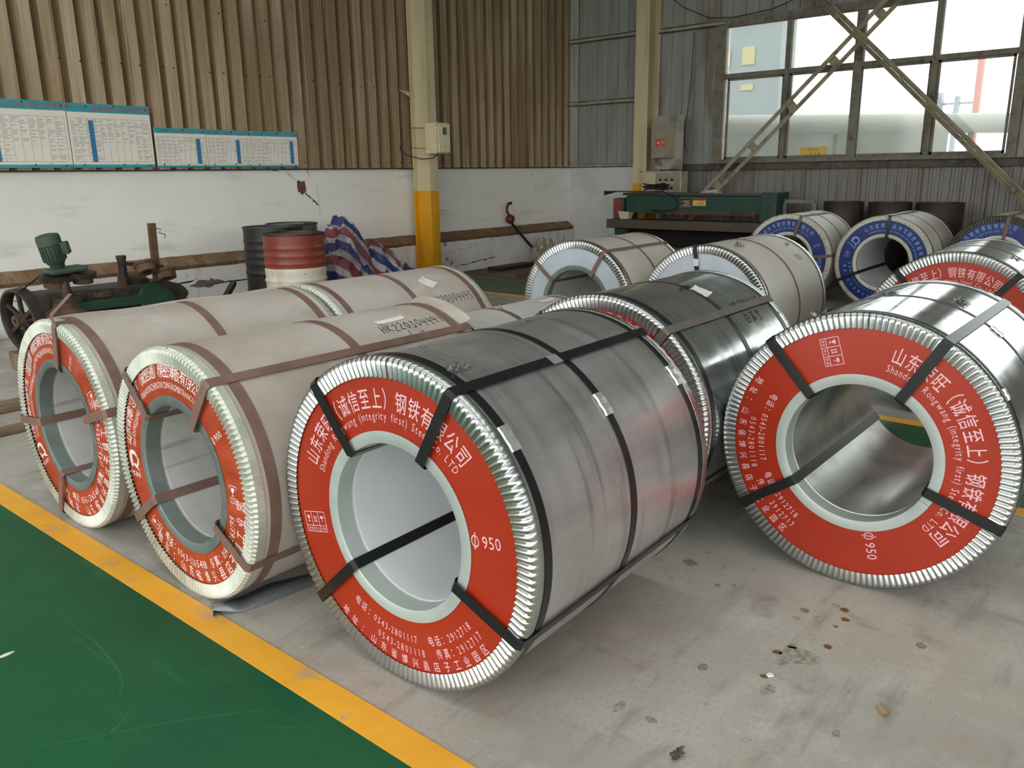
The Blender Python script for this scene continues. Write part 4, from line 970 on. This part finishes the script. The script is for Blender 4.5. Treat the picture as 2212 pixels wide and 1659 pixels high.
for k in range(70):
    a = k * .62; r = .16 + .03 * math.sin(k * .9); pts.append((11.23 + .5 * r * math.cos(a) * .6, 6.42 + r * 1.25 * math.sin(a), 1.225 + .0012 * k + .012 * math.sin(k * 1.7)))
pts += [(11.2, 6.3, 1.2), (11.19, 6.1, 1.12), (11.2, 6.02, 1.02), (11.22, 6.08, .93), (11.22, 6.3, .9), (11.22, 6.5, .92)]
o = MB().tube(pts, .009, 5).build('cable_coil', m_black); tag(o, 'tangled black cable hanging over the front of the green shear', 'cable')
m_pap = pm('cream_cardboard', L(206, 190, 166), .8)
t = thing('paper_tray', 'small cream cardboard tray on the shear table', 'tray', (11.14, 6.9, .777))
mb = MB(); A = [(-.05, -.07, 0), (.05, -.07, 0), (.05, .07, 0), (-.05, .07, 0)]; B = [(-.075, -.1, .11), (.075, -.1, .1), (.075, .1, .11), (-.075, .1, .12)]
mb.add(A + B, [(0, 3, 2, 1), (0, 1, 5, 4), (1, 2, 6, 5), (2, 3, 7, 6), (3, 0, 4, 7)]); mb.build('tray', m_pap, t)
mb = MB(); mb.add([B[0], B[1], (.06, -.13, .09), (-.07, -.13, .1), B[3], B[2], (.07, .125, .09), (-.07, .12, .11)], [(0, 1, 2, 3), (4, 5, 6, 7)]); mb.build('flap', m_pap, t)
def crumple(name, c, rx, ry, rz, mat, lab, cat, seed, amp=.5, n=16, sub=1):
    mb = MB(); rn = random.Random(seed)
    for i in range(n + 1):
        th_ = PI * i / n
        for k in range(n * 2):
            f = PI * k / n; d = Vector((math.sin(th_) * math.cos(f), math.sin(th_) * math.sin(f), math.cos(th_)))
            s_ = 1 + amp * (noise.noise(d * 2.3 + Vector((seed, 0, 0))) + .6 * abs(noise.noise(d * 5.1 + Vector((0, seed, 0)))) - .2)
            mb.v.append((c[0] + d.x * rx * s_, c[1] + d.y * ry * s_, max(c[2] + d.z * rz * s_, c[2] - rz * .96)))
    m_ = n * 2
    for i in range(n):
        for k in range(m_):
            a = i * m_ + k; b = i * m_ + (k + 1) % m_; mb.f.append((a, b, b + m_, a + m_))
    o = mb.build(name, mat, smooth=25); return tag(o, lab, cat)
m_rag = pm('white_rag', L(196, 198, 202), .8)
crumple('rag', (11.25, 5.52, 1.19), .05, .14, .022, m_rag, 'white rag on top of the green shear', 'rag', 5, .8)
m_stub = pm('grey_steel_tube', L(120, 122, 122), .5, .3, layers=[(L(84, 80, 74), 6, .45, .66, .6)])
t = thing('tube_frame', 'grey steel tube frame between the green shear and the dark drums', 'frame', (11.5, 4.3, 0))
MB().bar((0, -.23, 1.06), (0, .2, 1.06), .05, .05).build('top_rail', m_stub, t)
for y in (-.23, .19): MB().box(-.025, y - .025, 0, .025, y + .025, 1.04).build('leg', m_stub, t)
m_ddrum = pm('dark_brown_drum', L(66, 52, 50), .5, layers=[(L(44, 36, 36), 3, .42, .64, .7), (L(84, 60, 52), 8, .6, .72, .5)])
for k, (y, r, lab) in enumerate(((3.72, .255, 'dark brown open drum beside the tube frame'), (3.12, .265, 'dark brown open drum between two others at the window wall'), (2.52, .28, 'dark brown open drum at the end of the row, away from the shear'))):
    t = thing('steel_drum', lab, 'drum', (11.6, y, 0), 0, 'dark drums at the window wall')
    MB().lathe([(r, 0), (r + .004, .01), (r, .03), (r, .34), (r + .006, .36), (r, .38), (r, .68), (r + .006, .7), (r, .72), (r, 1.05), (r + .004, 1.06), (r - .01, 1.06), (r - .012, .96)], 40).build('shell', m_ddrum, t, smooth=40)
    MB().lathe([(0, .955), (r - .012, .96)], 40).build('lid', m_ddrum, t)

# ---------------------------------------------------------------- oil drums and striped tarpaulin by the left wall
m_dred = pm('oily_red_drum_paint', L(138, 58, 44), .4, layers=[(L(104, 44, 36), 4, .42, .64, .6), (L(60, 40, 34), (9, 9, 2), .62, .74, .6, 8)])
m_dwht = pm('scuffed_white_drum_paint', L(214, 208, 192), .5, layers=[(L(176, 166, 146), 5, .48, .66, .6), (L(50, 46, 42), 11, .63, .68, .9, 9)])
m_dblk = pm('tarry_black_drum', L(30, 29, 27), .45, layers=[(L(24, 23, 22), 6, .4, .6, .8), (L(96, 92, 84), (14, 14, 4), .66, .74, .7, 8)])
m_dgry = pm('grey_steel_drum', L(120, 122, 118), .4, .5, layers=[(L(70, 70, 66), 5, .45, .66, .7)])
def drum(label, x, y, r, h, mu, ml, split, ml2=None):
    t = thing('oil_drum', label, 'oil drum', (x, y, 0), 0, 'oil drums by the plastered wall')
    def prof(z0, z1):
        n_ = 30; out = []
        for k in range(n_ + 1):
            z = z0 + (z1 - z0) * k / n_; q = z / h; rr = r
            for c_ in (.62, .70, .78, .86): rr += .006 * max(0, 1 - abs(q - c_) / .022)
            for c_ in (.52, .33): rr += .012 * max(0, 1 - abs(q - c_) / .02)
            out.append((rr, z))
        return out
    MB().lathe([(r * .97, 0)] + prof(.004, split), 48).build('lower_shell', ml, t, smooth=50)
    MB().lathe(prof(split, h - .01), 48).build('upper_shell', mu, t, smooth=50)
    MB().lathe([(r, h - .014), (r + .009, h - .012), (r + .009, h + .003), (r - .006, h + .004), (r - .008, h - .012), (0, h - .012)], 48).build('rim_lid', m_dblk, t, smooth=40)
    b = MB().lathe([(.032, 0), (.032, .012), (.026, .014), (0, .014)], 14, tr(r * .6, -.05, h - .012)).build('bung', m_oily, t)
    return t
t = drum('oil drum with dull red upper half and scuffed white lower half', 4.93, 6.93, .298, .95, m_dred, m_dwht, .62)
mb = MB(); r_ = .3
for row, (z, hh, n_) in enumerate(((.34, .012, 6), (.305, .006, 9))):
    for k in range(n_):
        a = math.radians(222 + (k - n_ / 2) * (4.6 if row == 0 else 3.4)); w_ = .015 if row == 0 else .008
        tx = Vector((-math.sin(a), math.cos(a), 0)); c_ = Vector((math.cos(a) * (r_ + .0012), math.sin(a) * (r_ + .0012), z))
        for dz in (-hh, 0, hh): mb.add([c_ - tx * w_ / 2 + Vector((0, 0, dz - .002)), c_ + tx * w_ / 2 + Vector((0, 0, dz - .002)), c_ + tx * w_ / 2 + Vector((0, 0, dz + .002)), c_ - tx * w_ / 2 + Vector((0, 0, dz + .002))], [(0, 1, 2, 3)])
mb.build('faded_print', m_rtext, t, fix=False)
drum('tarry black oil drum behind the red and white drum', 5.13, 7.56, .31, .985, m_dblk, m_dblk, .5)
drum('grey oil drum partly under the striped tarpaulin', 5.98, 8.42, .3, .95, m_dgry, m_dgry, .5)

def tarp_mat():
    m = bpy.data.materials.new('striped_woven_tarpaulin'); m.use_nodes = True
    N, K_ = m.node_tree.nodes, m.node_tree.links; b = N['Principled BSDF']
    uv = N.new('ShaderNodeUVMap'); sep = N.new('ShaderNodeSeparateXYZ'); K_.new(uv.outputs[0], sep.inputs[0])
    def stripes(sock, per, cols):
        d = N.new('ShaderNodeMath'); d.operation = 'DIVIDE'; d.inputs[1].default_value = per; K_.new(sock, d.inputs[0])
        f = N.new('ShaderNodeMath'); f.operation = 'FRACT'; K_.new(d.outputs[0], f.inputs[0])
        r = N.new('ShaderNodeValToRGB'); r.color_ramp.interpolation = 'CONSTANT'; e = r.color_ramp.elements
        e[0].position = cols[0][0]; e[0].color = cols[0][1]; e[1].position = cols[1][0]; e[1].color = cols[1][1]
        for p, c in cols[2:]:
            x = e.new(p); x.color = c
        K_.new(f.outputs[0], r.inputs[0]); return r.outputs[0]
    wht = L(176, 172, 172)
    a = stripes(sep.outputs[0], .3, [(0, L(52, 58, 112)), (.30, wht), (.5, L(128, 58, 62)), (.8, wht)])
    c = stripes(sep.outputs[1], .30, [(0, L(255, 255, 255)), (.55, L(176, 160, 190))])
    x = N.new('ShaderNodeMix'); x.data_type = 'RGBA'; x.blend_type = 'MULTIPLY'; x.inputs[0].default_value = .7
    K_.new(a, x.inputs[6]); K_.new(c, x.inputs[7]); K_.new(x.outputs[2], b.inputs['Base Color']); b.inputs['Roughness'].default_value = .5
    return m
mb = MB(); mb.uv = []; NX, NY = 110, 80
for i in range(NX + 1):
    for j in range(NY + 1):
        X = 5.52 + 1.72 * i / NX; Y = 6.9 + 1.15 * j / NY
        def hump(cx, cy, sx, sy, h, p=2.4): return h * math.exp(-((abs(X - cx) / sx) ** p + (abs(Y - cy) / sy) ** p))
        z = max(hump(6.06, 7.55, .34, .36, .99), hump(6.5, 7.45, .34, .33, .66), hump(6.88, 7.5, .26, .28, .42))
        fx = noise.noise(Vector((X * 3.2, Y * 3.2, 1))); f2 = noise.noise(Vector((X * 7.5 + z * 3, Y * 7.5, 4))); f3 = noise.noise(Vector((X * 15, Y * 15 + z * 4, 9)))
        z += (abs(fx) * .16 - .05 + (.08 - abs(f2) * .2) * .8 + f3 * .025 + (.03 - abs(noise.noise(Vector((X * 9 + 5, Y * 9, z * 2))) * .11))) * min(1, z * 3)
        X2 = X + .05 * f2; Y2 = Y + .06 * fx + .03 * f3
        mb.v.append((X2, Y2, max(z, .006))); mb.uv.append((X * .8 + z * .55 + .25 * Y, Y * 1.3 - z * .9))
for i in range(NX):
    for j in range(NY):
        a = i * (NY + 1) + j
        if max(mb.v[a][2], mb.v[a + 1][2], mb.v[a + NY + 1][2], mb.v[a + NY + 2][2]) < .04: continue
        mb.f.append((a, a + NY + 1, a + NY + 2, a + 1))
o = mb.build('tarpaulin', tarp_mat(), smooth=30, fix=False); tag(o, 'crumpled red, white and blue striped tarpaulin heaped beside the drums', 'tarpaulin')

# ---------------------------------------------------------------- disused gear machine at far left
def gear(mb, r, h, n, M, tooth=.012, hub=None):
    v = []; N_ = n * 4
    for z in (0, h):
        for k in range(N_):
            rr = r + (tooth if k % 4 in (1, 2) else 0); a = 2 * PI * k / N_; v.append(M @ Vector((rr * math.cos(a), rr * math.sin(a), z)))
    mb.add(v, [tuple(reversed(range(N_))), tuple(range(N_, 2 * N_))] + [(k, (k + 1) % N_, N_ + (k + 1) % N_, N_ + k) for k in range(N_)])
    return mb
m_dgreen = pm('dark_machine_green', L(30, 62, 44), .6, layers=[(L(20, 40, 30), 6, .45, .65, .7)])
t = thing('gear_machine', 'disused machine with green motor, gears, rollers and spoked wheel by the plinth', 'machine', (3.15, 7.3, 0))
def at(X, z, Y=7.3): return (X - 3.15, Y - 7.3, z)
mb = MB(); mb.box(-.62, -.2, .28, .75, -.1, .4).box(-.62, .25, .28, .75, .35, .4).box(-.62, -.2, .28, -.5, .35, .4).box(.63, -.2, .28, .75, .35, .4); mb.build('base_frame', m_mgreen, t, bevel=.006)
for px, py in ((-.56, -.15), (.69, -.15), (-.56, .3), (.69, .3)): MB().box(px - .06, py - .05, 0, px + .06, py + .05, .28).build('leg', m_mgreen, t)
MB().box(-.5, -.12, .4, .6, .3, .58).build('gear_housing', m_oily, t, bevel=.02)
MB().box(-.42, -.22, .42, .5, -.12, .5).build('guide_rail', m_dgreen, t, bevel=.01)
# motor
Mm = tr(*at(2.825, .785)) @ rot('Y', -11)
mo = MB().lathe([(.055, 0), (.06, .03), (.075, .05), (.082, .06), (.082, .19), (.094, .195), (.095, .25), (.088, .275), (.05, .285), (0, .285)], 32, Mm).build('motor', m_mgreen, t, smooth=35)
for k in range(20):
    MB().box(.08, -.004, .065, .093, .004, .188, Mm @ rot('Z', 18 * k)).build('cooling_fin', m_mgreen, mo)
MB().box(.075, -.045, .1, .135, .045, .2, Mm @ rot('Z', -35)).build('junction_box', m_mgreen, mo, bevel=.01)
MB().box(-.14, -.1, 0, .17, .1, .05, tr(*at(2.87, .735)) @ rot('Y', -3)).build('gearbox', m_mgreen, t, bevel=.03)
for X, z, r, hh in ((2.79, .675, .118, .045), (3.01, .685, .1, .045)):
    g = gear(MB(), r, hh, 36, tr(*at(X, z)) @ rot('X', 6), .009).build('gear', m_oily, t)
    MB().lathe([(r * .78, -.05), (r * .8, -.045), (r * .82, 0), (r * .6, 0), (r * .55, -.04)], 32, tr(*at(X, z)) @ rot('X', 6)).build('hub_ring', m_rust, g, smooth=40)
MB().lathe([(.13, 0), (.135, .012), (.132, .045), (.12, .05), (.05, .052), (.04, .1), (.03, .18)], 36, tr(*at(2.82, .50, 7.2))).build('flange_disc', m_oily, t, smooth=35)
MB().lathe([(.225, 0), (.23, .014), (.215, .022), (.15, .07), (.1, .1), (.09, .14)], 40, tr(*at(2.78, .37, 7.15))).build('cone_flange', m_rust, t, smooth=35)
gear(MB(), .1, .035, 34, tr(*at(3.1, .53, 7.25)) @ rot('X', 8), .008).build('gear', m_rust, t)
# right hand post, pinion and rollers
MB().lathe([(.035, 0), (.035, .2), (.045, .21), (.045, .3), (.036, .31), (.036, .44), (.042, .45), (.042, .48)], 20, tr(*at(3.36, .36))).build('post', m_oily, t, smooth=35)
gear(MB(), .05, .1, 18, tr(*at(3.37, .34, 7.18)), .01).build('pinion', m_oily, t)
for X, z, tl in ((3.5, .72, 30), (3.68, .645, 22)):
    g = MB().lathe([(.04, -.03), (.07, -.04), (.082, -.035), (.085, .02), (.1, .03), (.1, .05), (.06, .06), (.0, .06)], 32, tr(*at(X, z, 7.15)) @ rot('X', -tl)).build('roller', m_rust, t, smooth=35)
    MB().lathe([(.035, -.036), (.035, -.02), (0, -.02)], 20, tr(*at(X, z, 7.15)) @ rot('X', -tl)).build('roller_bore', m_dark, g)
MB().bar(at(3.36, .77), at(3.72, .71), .09, .03).build('roller_arm', m_oily, t)
mb = MB(); mb.lathe([(.16, 0), (.165, .012), (.15, .024), (0, .026)], 36, tr(*at(3.55, .44, 7.12)) @ rot('X', 62)); mb.build('guard_disc', m_dgreen, t, smooth=35)
MB().lathe([(.13, 0), (.135, .02), (.12, .035), (.03, .04)], 32, tr(*at(3.8, .46, 7.3)) @ rot('X', 30)).build('flange_disc', m_oily, t, smooth=35)
MB().lathe([(.12, 0), (.12, .05), (.1, .07), (.02, .08)], 32, tr(*at(3.5, .56, 7.4)) @ rot('X', 12)).build('flange_disc', m_oily, t, smooth=35)
MB().bar(at(3.66, .4), at(3.675, 1.105), .06, .045, (0, 1, 0)).build('upright', m_rust, t)
MB().tube([at(3.69, 1.06, 7.26), at(3.73, 1.05, 7.24), at(3.71, 1.02, 7.25), at(3.76, 1.0, 7.23), at(3.75, .97, 7.23)], .004, 5).build('wire', m_black, t)
mb = MB(); mb.poly([at(3.2, .58, 7.1), at(3.29, .58, 7.1), at(3.23, .72, 7.1)], (0, .012, 0)); mb.build('gusset', m_rust, t)
MB().tube([at(2.4, .62, 7.1), at(2.62, .73, 7.2)], .006, 6).build('control_rod', m_black, t)
# spoked wheel at the left end
Mw = tr(*at(2.47, .4, 7.22)) @ rot('Z', 8) @ rot('Y', 87)
wh = MB().lathe([(.24, -.05), (.26, -.045), (.262, .045), (.24, .05), (.228, .03), (.228, -.03)], 48, Mw, close=True).build('wheel_rim', m_oily, t, smooth=35)
MB().lathe([(.05, -.07), (.055, .07), (.02, .07), (.02, -.07)], 20, Mw, close=True).build('wheel_hub', m_rust, wh, smooth=35)
for k in range(6): MB().box(.05, -.018, -.012, .232, .018, .012, Mw @ rot('Z', 60 * k)).build('spoke', m_oily, wh)
MB().box(*at(2.35, 0, 7.12), *at(2.59, .145, 7.32)).build('chock', m_wood, t)
# loose bars and beams on the floor by the wall
def item(o, lab, cat, group=None): return tag(o, lab, cat, group)
item(MB().bar((3.95, 7.0, .12), (4.72, 7.75, .42), .05, .05).build('steel_bar', m_oily), 'dark steel bar slanting from the gear machine to the black drum', 'bar')
item(MB().box(1.2, 8.45, .0, 2.62, 8.75, .1).build('timber_beam', m_wood, bevel=.01), 'brown timber beam lying along the base of the white plinth', 'beam')
item(MB().box(1.35, 5.9, .003, 2.6, 6.12, .04).build('plank', m_wood, bevel=.004), 'wide dusty plank on the floor beyond the coil with the strap tail', 'plank', 'dusty planks near the strap-tail coil')
item(MB().box(1.35, 5.35, .003, 2.3, 5.47, .035).build('plank', m_wood, bevel=.004), 'narrow dusty plank on the floor beyond the coil with the strap tail', 'plank', 'dusty planks near the strap-tail coil')
item(MB().box(9.2, 7.55, .003, 11.6, 7.95, .05).build('plank', m_wood, bevel=.004), 'wide brown plank on the dirty floor behind the cream coils', 'plank', 'planks by the corner')
item(MB().box(9.7, 8.3, .003, 10.66, 8.55, .06).build('plank', m_oily, bevel=.004), 'dark plank along the white plinth near the corner', 'plank', 'planks by the corner')
# red-headed crank tool leaning on the wall
t = thing('crank_tool', 'black rod with red hooked head leaning against the white wall', 'tool', (11.3, 8.62, 0))
MB().tube([(0, 0, .02), (-.35, .07, .32), (-.74, .14, .70)], .022, 10).build('rod', m_black, t)
m_redp = pm('dark_red_paint', L(116, 40, 40), .5, layers=[(L(70, 30, 30), 12, .45, .65, .7)])
MB().lathe([(0, -.075), (.04, -.07), (.07, -.03), (.075, .02), (.05, .06), (.03, .075)], 20, tr(-.78, .13, .76) @ rot('X', 70)).build('head', m_redp, t, smooth=40)
MB().tube([(-.8, .12, .8), (-.87, .12, .88), (-.875, .12, .95), (-.83, .12, 1.01), (-.76, .12, 1.02)], [.022, .022, .022, .024, .026], 10).build('hook', m_redp, t, smooth=60)
m_bag = pm('dusty_plastic_bag', L(172, 164, 146), .35, layers=[(L(140, 130, 112), 7, .45, .65, .6)])
crumple('plastic_bag', (10.95, 8.35, .2), .24, .14, .2, m_bag, 'crumpled dusty plastic bag at the foot of the red-headed rod', 'bag', 9, .7, 20)

# ---------------------------------------------------------------- litter on the floor
m_zinc = pm('dull_zinc_sheet', L(150, 156, 162), .35, .7, layers=[(L(120, 126, 130), 6, .45, .65, .6)])
mb = MB(); A = [(1.28, 2.45), (1.36, 2.40), (1.5, 2.38), (1.66, 2.36), (1.95, 2.26)]; B = [(1.33, 2.5), (1.42, 2.5), (1.54, 2.5), (1.7, 2.44), (2.0, 2.38)]
zz = [.026, .006, .008, .006, .003]
for (a, b, z) in zip(A, B, zz): mb.v += [(a[0], a[1], .004 if z < .025 else .03), ((a[0] + b[0]) / 2, (a[1] + b[1]) / 2, z + .006), (b[0], b[1], z * .7)]
mb.f = [q for i in range(4) for q in ((i * 3, i * 3 + 1, i * 3 + 4, i * 3 + 3), (i * 3 + 1, i * 3 + 2, i * 3 + 5, i * 3 + 4))]
mb.v += [(1.28, 2.45, .002), (1.33, 2.55, .002)]; mb.f.append((0, 1, 2, 16, 15))
o = mb.build('sheet_offcut', m_zinc, smooth=60); sm = o.modifiers.new('t', 'SOLIDIFY'); sm.thickness = .0015
item(o, 'bent strip of dull zinc sheet on the floor under coil 441', 'sheet scrap')
m_scr = pm('tan_paper_scrap', L(150, 126, 96), .8); m_chip = pm('white_chip', L(226, 224, 218), .7); m_leaf = pm('dark_dry_leaf', L(84, 78, 68), .9)
mb = MB(); n_ = 9
for i in range(n_):
    a = -.4 + 4.2 * i / (n_ - 1); r = .007 + .0008 * i
    for s_ in (-.022, 0, .022): mb.v.append((r * math.cos(a), s_ + .004 * math.sin(i), .009 + r * math.sin(a)))
mb.f = [(i * 3 + j, i * 3 + j + 1, i * 3 + j + 4, i * 3 + j + 3) for i in range(n_ - 1) for j in range(2)]
o = mb.build('paper_scrap', m_scr, smooth=60); o.location = (2.19, .47, .002); o.rotation_euler = (0, 0, math.radians(-45)); item(o, 'curled tan paper scrap on the bare concrete', 'paper scrap')
o = MB().poly(blob(2.16, .79, .010, .009, .0025, 9, 4), (0, 0, .005)).build('plaster_chip', m_chip); item(o, 'small white chip beside a brown drip on the concrete', 'chip')
o = MB().poly(blob(.73, 2.77, .022, .006, .003, 9, 6), (0, 0, .004)).build('plaster_chip', m_chip); item(o, 'thin white sliver lying on the green aisle', 'chip')
rn = random.Random(8); mb = MB(); pts = []
for k in range(26):
    a = 2 * PI * k / 26; r = .03 * rn.uniform(.75, 1.0) * (1 + .5 * math.sin(3 * a + 1) * math.sin(1.3 * a)); pts.append((r * math.cos(a), r * .7 * math.sin(a), .006 + rn.uniform(0, .012)))
mb.add(pts + [(0, 0, .012)], [(k, (k + 1) % 26, 26) for k in range(26)]); o = mb.build('dry_leaf', m_leaf); o.location = (1.67, .84, 0); item(o, 'crumpled dark dry leaf on the bare concrete', 'leaf')

# ---------------------------------------------------------------- outside, seen through the window
m_pipe = pm('pale_insulated_pipe', L(122, 122, 114), .5, layers=[(L(110, 110, 104), 1, .45, .65, .5)])
m_owall = pm('outside_rendered_wall', L(78, 86, 78), .8, layers=[(L(66, 72, 66), 1, .45, .65, .6)])
m_bldg = pm('pale_blue_grey_cladding', L(116, 126, 132), .6)
m_ored = pm('faded_red_steel', L(176, 96, 84), .6); m_obl = pm('pale_blue_steel', L(120, 134, 148), .6)
a = Vector((14.6, 8.8, 2.36)); b = Vector((20.4, 2.95, 2.36)); d = (b - a).normalized()
t = thing('insulated_pipe', 'thick pale pipe running past outside the window', 'pipe', (a.x, a.y, -.27))
MB().tube([Vector((0, 0, 2.63)), (b - a) * .5 + Vector((0, 0, 2.63)), b - a + Vector((0, 0, 2.63))], .2, 24).build('pipe_run', m_pipe, t, smooth=40)
e_ = b - a + Vector((0, 0, 2.63))
MB().tube([e_ - d * .05, e_ + d * .12 + Vector((0, 0, -.04)), e_ + d * .22 + Vector((0, 0, -.18)), e_ + d * .26 + Vector((0, 0, -.4)), e_ + d * .26 + Vector((0, 0, -2.6))], .2, 20).build('elbow', m_pipe, t, smooth=40)
for k in (.15, .5, .85):
    p = (b - a) * k; MB().box(p.x - .05, p.y - .05, 0, p.x + .05, p.y + .05, 2.45).build('support', m_owall, t)
nrm = Vector((-d.y, d.x, 0))
def oblong(name, p0, p1, th_, z0, z1, mat, par=None):
    p0 = Vector((*p0, 0)); p1 = Vector((*p1, 0)); dd = (p1 - p0).normalized(); nn = Vector((-dd.y, dd.x, 0)) * th_ / 2
    return MB().poly([tuple(q + Vector((0, 0, z0))) for q in (p0 - nn, p1 - nn, p1 + nn, p0 + nn)], (0, 0, z1 - z0)).build(name, mat, par)
item(oblong('yard_wall', (15.2, 10.2), (20.9, 4.6), .2, -.27, 2.3, m_owall), 'grey-green yard wall below the pale pipe outside', 'wall')
t = thing('yard_building', 'pale clad building with yellow windows outside the window', 'building', (22, 12.6, -.27))
MB().box(0, -3.6, 0, 1, 5, 7).build('walls', m_bldg, t); MB().box(-.2, -3.8, 7, 1.2, 5.2, 7.2).build('roof', m_obl, t)
m_lit = pm('pale_yellow_window', L(160, 152, 104), .5)
for y0, y1, z0, z1 in ((-2.2, -1.2, 4.5, 4.9), (-2.9, -2.55, 4.5, 4.95), (-2.2, -1.2, 3.8, 3.95), (-2.9, -2.55, 3.85, 4.0)): MB().box(-.04, y0, z0, 0, y1, z1).build('window', m_lit, t)
t = thing('steel_gantry', 'steel gantry with a faded red post outside the window', 'gantry', (24, 5.0, -.27))
for y, wd, hh, m in ((.55, .22, 3.6, m_obl), (.1, .1, 3.5, m_obl), (-.35, .14, 4.4, m_ored)): MB().box(-.1, y - wd / 2, 0, .1, y + wd / 2, hh).build('post', m, t)
for z in (2.9, 3.3): MB().box(-.04, -.4, z, .04, .6, z + .05).build('rail', m_obl, t)
